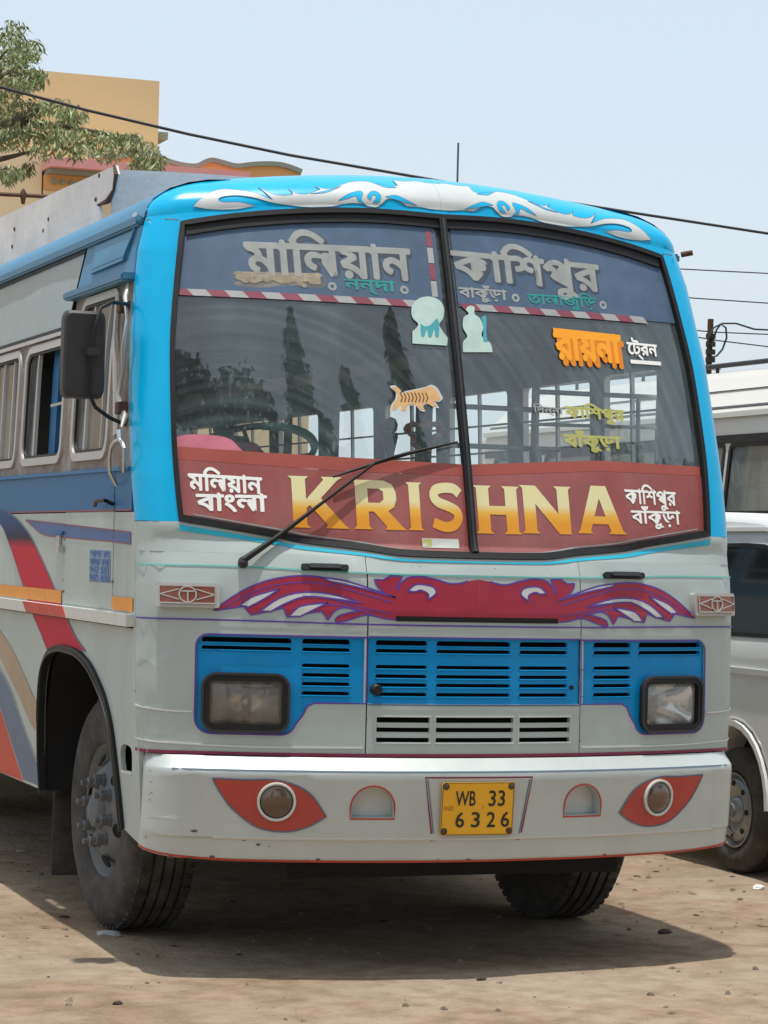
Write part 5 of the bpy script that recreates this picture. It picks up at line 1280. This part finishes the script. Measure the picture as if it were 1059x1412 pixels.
# white van, its left flank towards the bus
van = empty('van', (0, 0, 0), 'white van with tinted side windows parked close beyond the bus, its front wheel showing', 'van')
vt = lambda z: max(0, z-1.15)*.20
vprof = cr([(1.50, .42), (1.46, .60), (1.47, .86), (1.55, 1.02), (1.72, 1.16, 1), (2.02, 1.66), (2.22, 1.80), (2.55, 1.865), (3.4, 1.885), (4.6, 1.87), (5.0, 1.80), (5.14, 1.55), (5.22, 1.05), (5.24, .6), (5.20, .40, 1)], sub=4)
wc = onx(1008, 1142, 2.56)
def archpts(yc, r, zb_): return [(yc+r*math.cos(R(a)), .32+r*math.sin(R(a))) for a in range(180, -1, -15)]
VY = wc.y; vp = vprof[:]
vp = [p for p in vp]
bot = [(4.95, .38)]+[(x, z) for x, z in reversed([(4.45+.36*math.cos(R(a)), .36+.36*math.sin(R(a))) for a in range(180, -1, -20)])]+[(VY+.55, .38)]+list(reversed([(VY+.40*math.cos(R(a)), .36+.42*math.sin(R(a))) for a in range(180, -1, -15)]))
w1 = cr([(2.02, 1.245, 1), (3.05, 1.235, 1), (3.05, 1.70, 1), (2.45, 1.70), (2.28, 1.63)], True, 3)
w2 = rrect(3.12, 1.235, 4.0, 1.70, .04, 3); w3 = rrect(4.07, 1.235, 4.85, 1.68, .05, 3)
FLv, FRv = shell('body', vp+bot, 2.55, 4.05, vt, M['vanwhite'], van, (), .05)
for fm_, ss in ((FLv, -1), (FRv, 1)):
    for w_ in (w1, w2, w3):
        q = [(ss*y, z) for y, z in w_]
        gls = link('side_window', drape(fill2d([q]), fm_, .003, .003, .4), M['tint'], van)
        line('window_seal', q, .022, M['black'], gls, .006, .003, fm_, True, .4)
    line('side_moulding', [(ss*1.56, 1.055), (ss*5.15, 1.055)], .030, M['white'], van, .012, .012, fm_)
    line('sill_line', [(ss*(VY+.5), .60), (ss*4.0, .60)], .012, M['inner'], van, .004, .003, fm_)
    line('arch_edge', [(ss*(VY+.40*math.cos(R(a))), .36+.42*math.sin(R(a))) for a in range(0, 181, 12)], .03, M['vanwhite'], van, .012, .02, fm_)
    line('drip_rail', [(ss*y, z) for y, z in ((2.15, 1.755), (2.45, 1.79), (4.9, 1.775))], .02, M['white'], van, .016, .016, fm_)
    for yy in (3.085, 4.035): line('door_gap', [(ss*yy, .42), (ss*yy, 1.78)], .006, M['void'], van, .002, .001, fm_)
    line('door_handle', [(ss*2.85, 1.13), (ss*3.0, 1.13)], .025, M['black'], van, .016, .014, fm_)
def wsv(u_, v_, off=0.): return Vector((3.30+u_*(.70-.12*v_), lerp(1.715, 2.035, v_)-off*.8, lerp(1.175, 1.66, v_)+off*.5))
link('windscreen', drape(fill2d([rrect(-.92, .04, .92, .96, .06, 3)]), wsv, .012, .004, .4), M['tint'], van)
for sg in (-1, 1): 
    link('headlight', lathe([(0, .10), (.02, .095), (.03, .06), (.034, 0)], 20, (0, -1, 0), (3.3+sg*.55, 1.475, .80)), M['lampclear'], van)
mkbox('grille', (2.95, 1.452, .74), (3.65, 1.475, .86), M['black'], van, .004); mkbox('front_bumper', (2.56, 1.40, .42), (4.04, 1.52, .58), M['plastic'], van, .02)
for sg, x in ((-1, 2.575), (1, 4.025)):
    small_wheel((x, VY, .325), sg, .325, van); small_wheel((x, 4.45, .325), sg, .325, van)
bm = bmesh.new(); box(bm, (2.79, VY-.42, .30), (2.95, VY+.42, .90)); box(bm, (2.58, VY-.42, .80), (2.95, VY+.42, .90)); link('wheel_housing', bm, M['void'], van)
# wheel opening darkness on the flank
for fm_, ss in (): decal('wheel_opening', [[(ss*(VY+.385*math.cos(R(a))), .37+.40*math.sin(R(a))) for a in range(0, 181, 12)]], M['void'], van, .0015, .001, fm_)

# tall minibus behind the van
mb = empty('minibus', (0, 0, 0), 'tall cream-white minibus with a roof rail and covered seats seen through its windows', 'minibus')
mt = lambda z: max(0, z-1.9)*.10+max(0, z-2.62)*.9
mprof = cr([(3.9, .45), (3.8, .9), (3.9, 1.25), (4.02, 1.5, 1), (4.5, 2.35), (4.8, 2.62), (5.2, 2.86), (6.5, 2.95), (10.2, 2.93), (10.45, 2.7), (10.5, 2.0), (10.5, .5, 1)], sub=4)
wm = [rrect(4.72, 1.93, 5.0, 2.40, .04, 3), rrect(5.08, 1.93, 6.02, 2.40, .05, 3)]+[rrect(6.1+k*1.02, 1.93, 7.04+k*1.02, 2.40, .05, 3) for k in range(4)]
FLm, FRm = shell('body', mprof, 4.3, 6.25, mt, M['minicream'], mb, wm, .06)
for fm_, ss in ((FLm, -1), (FRm, 1)):
    for w_ in wm:
        q = [(ss*y, z) for y, z in w_]
        gls = link('side_window', drape(fill2d([q]), fm_, -.012, 0, .4), M['clearglass'], mb)
        line('window_seal', q, .035, M['black'], gls, .006, .016, fm_, True, .4)
    line('upper_seal', [(ss*4.7, 2.435), (ss*10.3, 2.435)], .055, M['black'], mb, .010, .008, fm_)
    line('roof_seam', [(ss*4.9, 2.66), (ss*10.35, 2.66)], .016, M['inner_dark'], mb, .008, .006, fm_)
    line('gutter', [(ss*4.75, 2.60), (ss*10.35, 2.60)], .035, M['minicream'], mb, .03, .03, fm_)
    line('lower_seal', [(ss*4.7, 1.90), (ss*10.3, 1.90)], .03, M['inner_dark'], mb, .008, .006, fm_)
    line('roof_bead', [(ss*5.1, 2.80), (ss*10.3, 2.80)], .02, M['minicream'], mb, .02, .02, fm_)
mktube('roof_rail', [(4.75, 5.2, 2.99), (4.75, 10.2, 3.02)], .018, M['plastic'], mb)
for y in (5.4, 5.95, 7.0, 8.2, 9.4): mktube('rail_foot', [(4.75, y, 2.86), (4.75, y, 3.0)], .014, M['plastic'], mb)
mktube('roof_rail', [(5.8, 5.2, 2.99), (5.8, 10.2, 3.02)], .018, M['plastic'], mb)
mkbox('floor', (4.36, 4.1, .9), (6.2, 10.4, .95), M['inner_dark'], mb)
for r_ in range(6):
    for x0 in (4.37, 4.86, 5.55):
        y0 = 5.25+r_*.80
        m_ = Matrix.Translation((x0+.22, y0, 1.6)) @ Matrix.Rotation(R(-12), 4, 'X')
        sb_ = mkbox('seat_back', (-.21, -.05, -.35), (.21, .05, .52), M['seatcover'], mb, .035, m_); 
        mkbox('headrest', (-.14, -.045, .53), (.14, .045, .74), M['seatcover'], sb_, .03, m_)
        mkbox('seat_cushion', (x0, y0-.45, 1.22), (x0+.44, y0, 1.34), M['seat'], mb, .03)
for sg, x in ((-1, 4.33), (1, 6.22)):
    small_wheel((x, 5.0, .36), sg, .36, mb); small_wheel((x, 9.0, .36), sg, .36, mb)
link('windscreen', drape(fill2d([rrect(-.86, .04, .86, .95, .05, 3)]), lambda u_, v_, off=0.: Vector((5.275+u_*.95, lerp(4.03, 4.49, v_)-off, lerp(1.52, 2.33, v_)+off*.5)), .012, .004, .5), M['tint'], mb)

# ------------------------------------------------------------------ building beyond
M['tanwall'] = mat('ochre_tan_plaster', (.68, .50, .29), .85, 0, .05, .5, dust=.15, dcol=(.42, .32, .2), dscale=.8)
M['palewall'] = mat('pale_yellow_plaster', (.75, .60, .38), .85, 0, .06, .6, dust=.12, dcol=(.5, .4, .28), dscale=.8)
M['orangew'] = mat('orange_plaster', (.70, .36, .14), .85, 0, .06, .6)
M['pinkw'] = mat('pink_plaster', (.70, .32, .30), .85, 0, .05, .6)
M['copingw'] = mat('grey_green_coping', (.26, .28, .23), .85, 0, .1, 1)
bd = empty('building', (0, 0, 0), 'ochre building with a blank upper block and a wavy orange parapet below it', 'building')
def bx(px, py, Y): return ony(px, py, Y)
q = bx(220, 112, 25); zt_ = q.z; xr = q.x
mkbox('upper_block', (-9, 25, 6.3), (xr, 33, zt_), M['tanwall'], bd)
q = bx(222, 180, 25); mkbox('sunshade', (xr+.002, 25.1, q.z-.10), (xr+.17, 27, q.z), M['copingw'], bd)
Ya = 23
pts = [bx(x, y, Ya) for x, y in ((130, 213), (160, 217), (185, 211), (215, 214), (225, 220), (248, 227), (270, 229), (283, 223), (292, 221), (305, 224), (325, 229), (345, 227), (365, 226), (385, 227), (400, 231), (415, 237))]
wv = cr([(p.x, p.z) for p in pts], sub=4); zlo = bx(300, 250, Ya).z
fa = lambda x, z, o_=0.: Vector((x, Ya-o_, z))
link('parapet', drape(fill2d([[(wv[0][0], zlo), (wv[-1][0], zlo)]+wv[::-1]]), fa, 0, .25, 5), M['orangew'], bd)
link('parapet_coping', drape(ribbon([(x, z+.0) for x, z in wv], .06), fa, .05, .35, 5), M['copingw'], bd)
mkbox('upper_block', (bx(0, 215, Ya).x-8, Ya+.3, 0), (wv[-1][0]+.3, 24.99, zlo+.05), M['palewall'], bd)
a, b_ = bx(70, 216, Ya-.5), bx(230, 234, Ya-.5); zz1, zz0 = bx(140, 221, Ya-.5).z, bx(140, 234, Ya-.5).z
mkbox('sun_slab', (a.x, Ya-.5, zz0), (bx(330, 230, Ya).x, Ya+.28, zz1), M['pinkw'], bd)
zz2 = bx(140, 243, Ya-.3).z
mkbox('cornice', (a.x+.03, Ya-.35, zz2), (wv[-1][0]+.15, Ya+.28, zz0-.002), M['copingw'], bd)
zz3 = bx(100, 264, Ya-.1).z
mkbox('frieze', (a.x+.02, Ya-.15, zz3), (wv[-1][0]+.1, Ya+.28, zz2-.002), M['orangew'], bd)
for k in range(16): mkbox('dentil', (a.x+.10+k*.115, Ya-.19, zz3+.07), (a.x+.155+k*.115, Ya-.15, zz3+.125), M['copingw'], bd)
mkbox('porch_wall', (-7, Ya-.02, 0), (a.x, Ya+.29, bx(30, 205, Ya).z), M['palewall'], bd)
mkbox('lower_wall', (a.x+.02, Ya-.10, 0), (wv[-1][0], Ya+.29, zz3-.002), M['palewall'], bd)
p0, p1 = bx(-60, 273, 20), bx(66, 271, 20)
mktube('iron_rod', [(p0.x-3, 20, p0.z), (p1.x, 20, p1.z), (p1.x+.3, 22.8, p1.z)], .025, M['rust'], bd, 6)
q = bx(32, 272, 20); mktube('rod_finial', [(q.x, 20, q.z+.10), (q.x, 20, q.z+.04), (q.x, 20, q.z), (q.x, 20, q.z-.08)], [.012, .045, .035, .02], M['rust'], bd)
# ------------------------------------------------------------------ trees
M['bark'] = mat('grey_brown_bark', (.11, .085, .06), .9, 0, .3, 8, bump=.01, bscale=20)
def leafmat(name, c):
    m = mat(name, c, .55, 0, .45, 3); t = m.node_tree; b = t.nodes['Principled BSDF']
    oi = N(t, 'ShaderNodeNewGeometry'); hs = N(t, 'ShaderNodeHueSaturation'); l = b.inputs['Base Color'].links[0]; src = l.from_socket
    r1 = N(t, 'ShaderNodeMapRange'); r1.inputs[3].default_value = .55; r1.inputs[4].default_value = 1.5; t.links.new(oi.outputs['Random Per Island'], r1.inputs[0]); t.links.new(r1.outputs[0], hs.inputs['Value'])
    r2 = N(t, 'ShaderNodeMapRange'); r2.inputs[3].default_value = .47; r2.inputs[4].default_value = .53; t.links.new(oi.outputs['Random Per Island'], r2.inputs[0]); t.links.new(r2.outputs[0], hs.inputs['Hue'])
    t.links.new(src, hs.inputs['Color']); t.links.new(hs.outputs[0], b.inputs['Base Color']); b.inputs['Subsurface Weight'].default_value = 0
    return m
M['leaf_pale'] = leafmat('pale_olive_leaves', (.27, .31, .14)); M['leaf_dark'] = leafmat('dark_green_leaves', (.035, .06, .02))
def leaves(cents, n, ln, wd, droop):
    """n narrow folded leaves around the given (centre, radii) clumps, hanging by droop"""
    V = []; F = []
    for _ in range(n):
        c, rd = random.choice(cents)
        while True:
            q = Vector([random.uniform(-1, 1) for _ in range(3)])
            if .15 < q.length < 1: break
        p = Vector((c[0]+q.x*rd[0], c[1]+q.y*rd[1], c[2]+q.z*rd[2]))
        d = Vector((random.uniform(-1, 1), random.uniform(-1, 1), random.uniform(-1, .5)-droop)).normalized(); sd_ = d.cross(Vector([random.uniform(-1, 1) for _ in range(3)])).normalized()
        L_ = ln*random.uniform(.6, 1.3); w_ = wd*random.uniform(.7, 1.3); up_ = d.cross(sd_)*w_*.35; b = len(V)
        V += [p, p+d*L_*.45+sd_*w_, p+d*L_*.5-up_, p+d*L_*.45-sd_*w_, p+d*L_]
        F += [(b, b+1, b+4, b+2), (b, b+2, b+4, b+3)]
    me = bpy.data.meshes.new('leaves'); me.from_pydata([tuple(v) for v in V], [], F); me.update(); return me
# feathery tree whose boughs reach in at top left
tr = empty('tree', tuple(ony(-190, 700, 14.5)*1.0)[:2]+(0,), 'pale feathery tree reaching in from the left in front of the ochre building', 'tree')
T0 = Vector(tr.location)
def loc(p): return Vector(p)-T0
def tp(px, py, Y=14.5): return loc(ony(px, py, Y))
bm = bmesh.new(); base = Vector((0, 0, 0))
tube(bm, [base-Vector((0, 0, .1)), base+Vector((.05, 0, 1.5)), base+Vector((-.05, .1, 3.2)), tp(-150, 240)], [.20, .16, .12, .09], 10)
boughs = [[(-150, 240), (-80, 215), (-10, 222), (20, 215), (50, 207)], [(-150, 240), (-90, 160), (-30, 110), (10, 70)], [(-150, 240), (-60, 180), (20, 170), (90, 175), (150, 185), (200, 200)], [(-80, 215), (-10, 195), (40, 180), (70, 195), (110, 215)], [(-150, 240), (-110, 260), (-40, 240), (10, 232)],
          [(-30, 110), (20, 100), (45, 110)], [(20, 170), (60, 145), (85, 140)]]
for k, bh in enumerate(boughs):
    n = len(bh); tube(bm, [tp(x, y, 14.5+.25*math.sin(k*2+i)) for i, (x, y) in enumerate(bh)], [lerp(.055, .010, i/(n-1)) for i in range(n)], 6)
link('trunk', bm, M['bark'], tr, ang=60)
cl = []
def clump(px, py, rx, rz_, w_=1):
    for _ in range(w_): cl.append((tp(px, py, 14.5+random.uniform(-.4, .4)), (rx/148, .35, rz_/148)))
for c in ((15, 45, 22, 18, 2), (35, 70, 24, 18, 3), (10, 85, 28, 22, 3), (45, 105, 22, 14, 2), (20, 115, 30, 14, 2), (-40, 90, 40, 40, 3), (5, 150, 30, 22, 3), (40, 150, 30, 16, 2), (75, 145, 30, 10, 2), (100, 160, 22, 12, 2), (10, 185, 34, 22, 3), (60, 180, 34, 18, 3), (100, 188, 30, 16, 2), (140, 190, 28, 14, 2), (175, 195, 24, 15, 2), (200, 208, 18, 15, 2), (150, 210, 20, 12, 1), (110, 208, 20, 10, 1), (65, 205, 24, 10, 1), (10, 238, 22, 12, 2), (35, 232, 10, 10, 1), (-50, 180, 50, 50, 4), (190, 225, 10, 12, 1), (215, 225, 8, 10, 1)): clump(*c)
link('crown', leaves(cl, 5600, .085, .0105, .7), M['leaf_pale'], tr, smooth=False)
# ashoka columns and a broad tree behind the photographer, mirrored in the windscreen
def ashoka(x, y, h, r, label, grp='tall narrow trees across the road'):
    t = empty('columnar_tree', (x, y, 0), label, 'tree', grp)
    link('trunk', tube(bmesh.new(), [(0, 0, -.1), (.1, 0, h*.5), (0, 0, h*.97)], [.16, .10, .02], 8), M['bark'], t)
    c = []; k = 0
    while 1.6+k*.30 < h:
        z = 1.6+k*.30; f = z/h; rr_ = r*(1-max(0, f-.45)/.55)**.6*(.8+.4*random.random()); c.append(((random.uniform(-.15, .15), random.uniform(-.15, .15), z), (rr_, rr_, .34))); k += 1
    link('crown', leaves(c, 7000, .42, .065, 1.2), M['leaf_dark'], t, smooth=False)
ashoka(-.45, -16.0, 17.6, 1.25, 'tall narrow weeping tree mirrored left of centre in the windscreen')
ashoka(2.1, -16.3, 15.6, .95, 'shorter narrow weeping tree between the two taller ones')
ashoka(4.95, -16.0, 17.8, 1.25, 'tall narrow weeping tree mirrored beside the windscreen divider')
ashoka(-9.5, -18.0, 16.0, 1.0, 'narrow weeping tree standing farthest left across the road')
def broad(x, y, h, R_, n, label):
    t = empty('broad_tree', (x, y, 0), label, 'tree'); bm = bmesh.new()
    tube(bm, [(0, 0, -.1), (.2, 0, h*.3), (0, .1, h*.6)], [.35, .26, .14], 10); c = []
    for k in range(11):
        a = k*2.4; q = Vector((math.cos(a)*R_*random.uniform(.35, .95), math.sin(a)*R_*random.uniform(.3, .8), h*random.uniform(.55, .93)))
        tube(bm, [(0, 0, h*.4), tuple(q*.5+Vector((0, 0, h*.25))), tuple(q)], [.10, .06, .02], 6); c.append((tuple(q), (R_*.42, R_*.42, R_*.26)))
    c.append(((0, 0, h*.85), (R_*.5, R_*.5, R_*.35)))
    link('trunk', bm, M['bark'], t); link('crown', leaves(c, n, .38, .085, .5), M['leaf_dark'], t, smooth=False)
broad(-3.4, -17.2, 17.2, 3.4, 11000, 'broad dark tree mirrored in the left half of the windscreen')
broad(.9, -17.5, 15.0, 1.9, 3500, 'slim leafy tree standing between two narrow weeping trees')
broad(21, -12, 13, 4.5, 9000, 'broad dark tree mirrored low at the right of the windscreen')

# ------------------------------------------------------------------ wires, pole
M['cable'] = mat('black_cable', (.02, .02, .022), .6)
wa, wb, wc_, wd = ony(0, 120, 12), ony(540, 238, 12), ony(870, 293, 12), ony(1059, 322, 12)
ws = [wa+(wa-wb)*1.9+Vector((0, 0, .9)), wa+(wa-wb)*.8+Vector((0, 0, .16)), wa, ony(120, 152, 12), ony(260, 185, 12), ony(400, 214, 12), wb, ony(700, 266, 12), wc_, wd, wd+(wd-wc_)*3+Vector((0, 0, .05)), wd+(wd-wc_)*7.5+Vector((0, 0, .6))]
tag(mktube('overhead_cable', ws, .013, M['cable'], None, 6), 'thick black overhead cable crossing above the bus roof', 'cable')
def upole(x, y, h, label):
    t = empty('utility_pole', (x, y, 0), label, 'pole', None)
    link('shaft', tube(bmesh.new(), [(0, 0, -.2), (0, 0, h)], [.12, .08], 12), M['inner'], t); mkbox('crossarm', (-.6, -.04, h-.35), (.6, .04, h-.27), M['rust'], t)
upole(ws[0].x, ws[0].y+.1, ws[0].z+.3, 'concrete utility pole off to the far left holding the thick cable')
upole(ws[-1].x, ws[-1].y+.1, ws[-1].z+.3, 'concrete utility pole off to the far right holding the thick cable')
for k, (a, b_) in enumerate((((940, 371), (1059, 377)), ((955, 411), (1059, 418)), ((985, 458), (1059, 461)), ((985, 469), (1059, 478)))):
    Y = 30; p, q = ony(*a, Y), ony(*b_, Y); d = q-p
    tag(mktube('thin_wire', [p-d*8+Vector((0, 0, .8)), p-d*3+Vector((0, 0, .15)), p, q, q+d*5+Vector((0, 0, .2)), q+d*12+Vector((0, 0, 1.2))], .011, M['cable'], None, 5),
        ('highest thin wire right of the bus', 'second thin wire down right of the bus', 'third thin wire down, level with the pole top', 'lowest thin wire just above the minibus roof')[k], 'wire', 'thin wires right of the bus')
pp = ony(980, 440, 14); p2 = ony(976, 520, 14)
po = empty('service_pole', (pp.x, 14, 0), 'dark service pole with coiled cable standing behind the minibus', 'pole')
mktube('shaft', [(0, 0, -.1), (p2.x-pp.x, 0, p2.z*.9), (0, 0, pp.z)], .032, M['rust'], po)
for z in (pp.z-.18, pp.z-.26, pp.z-.34, pp.z-.42): mktube('insulator', [(-.02, -.05, z-.025), (-.02, -.05, z+.025)], .05, M['cable'], po, 10)
lp = [ony(x, y, 13.9)-Vector((pp.x, 14, 0)) for x, y in ((981, 478), (988, 455), (994, 447), (1001, 452), (1002, 466), (996, 482), (988, 491), (981, 492), (976, 480), (977, 466), (984, 452), (996, 446), (1015, 446), (1040, 454), (1062, 455), (1120, 452), (1300, 430))]
mktube('cable_loop', [(v.x, v.y, v.z) for v in lp], .010, M['cable'], po, 6)
for z in (.52, .60): mkbox('bracket', (-.06, -.06, pp.z-z), (.10, .02, pp.z-z+.03), M['cream'], po)
an = ony(632, 197, 16); tag(mktube('mast', [(an.x, 16, -.1), (an.x, 16, an.z)], .011, M['inner'], None, 6), 'thin grey mast rising behind the bus roof', 'mast')
#MORE
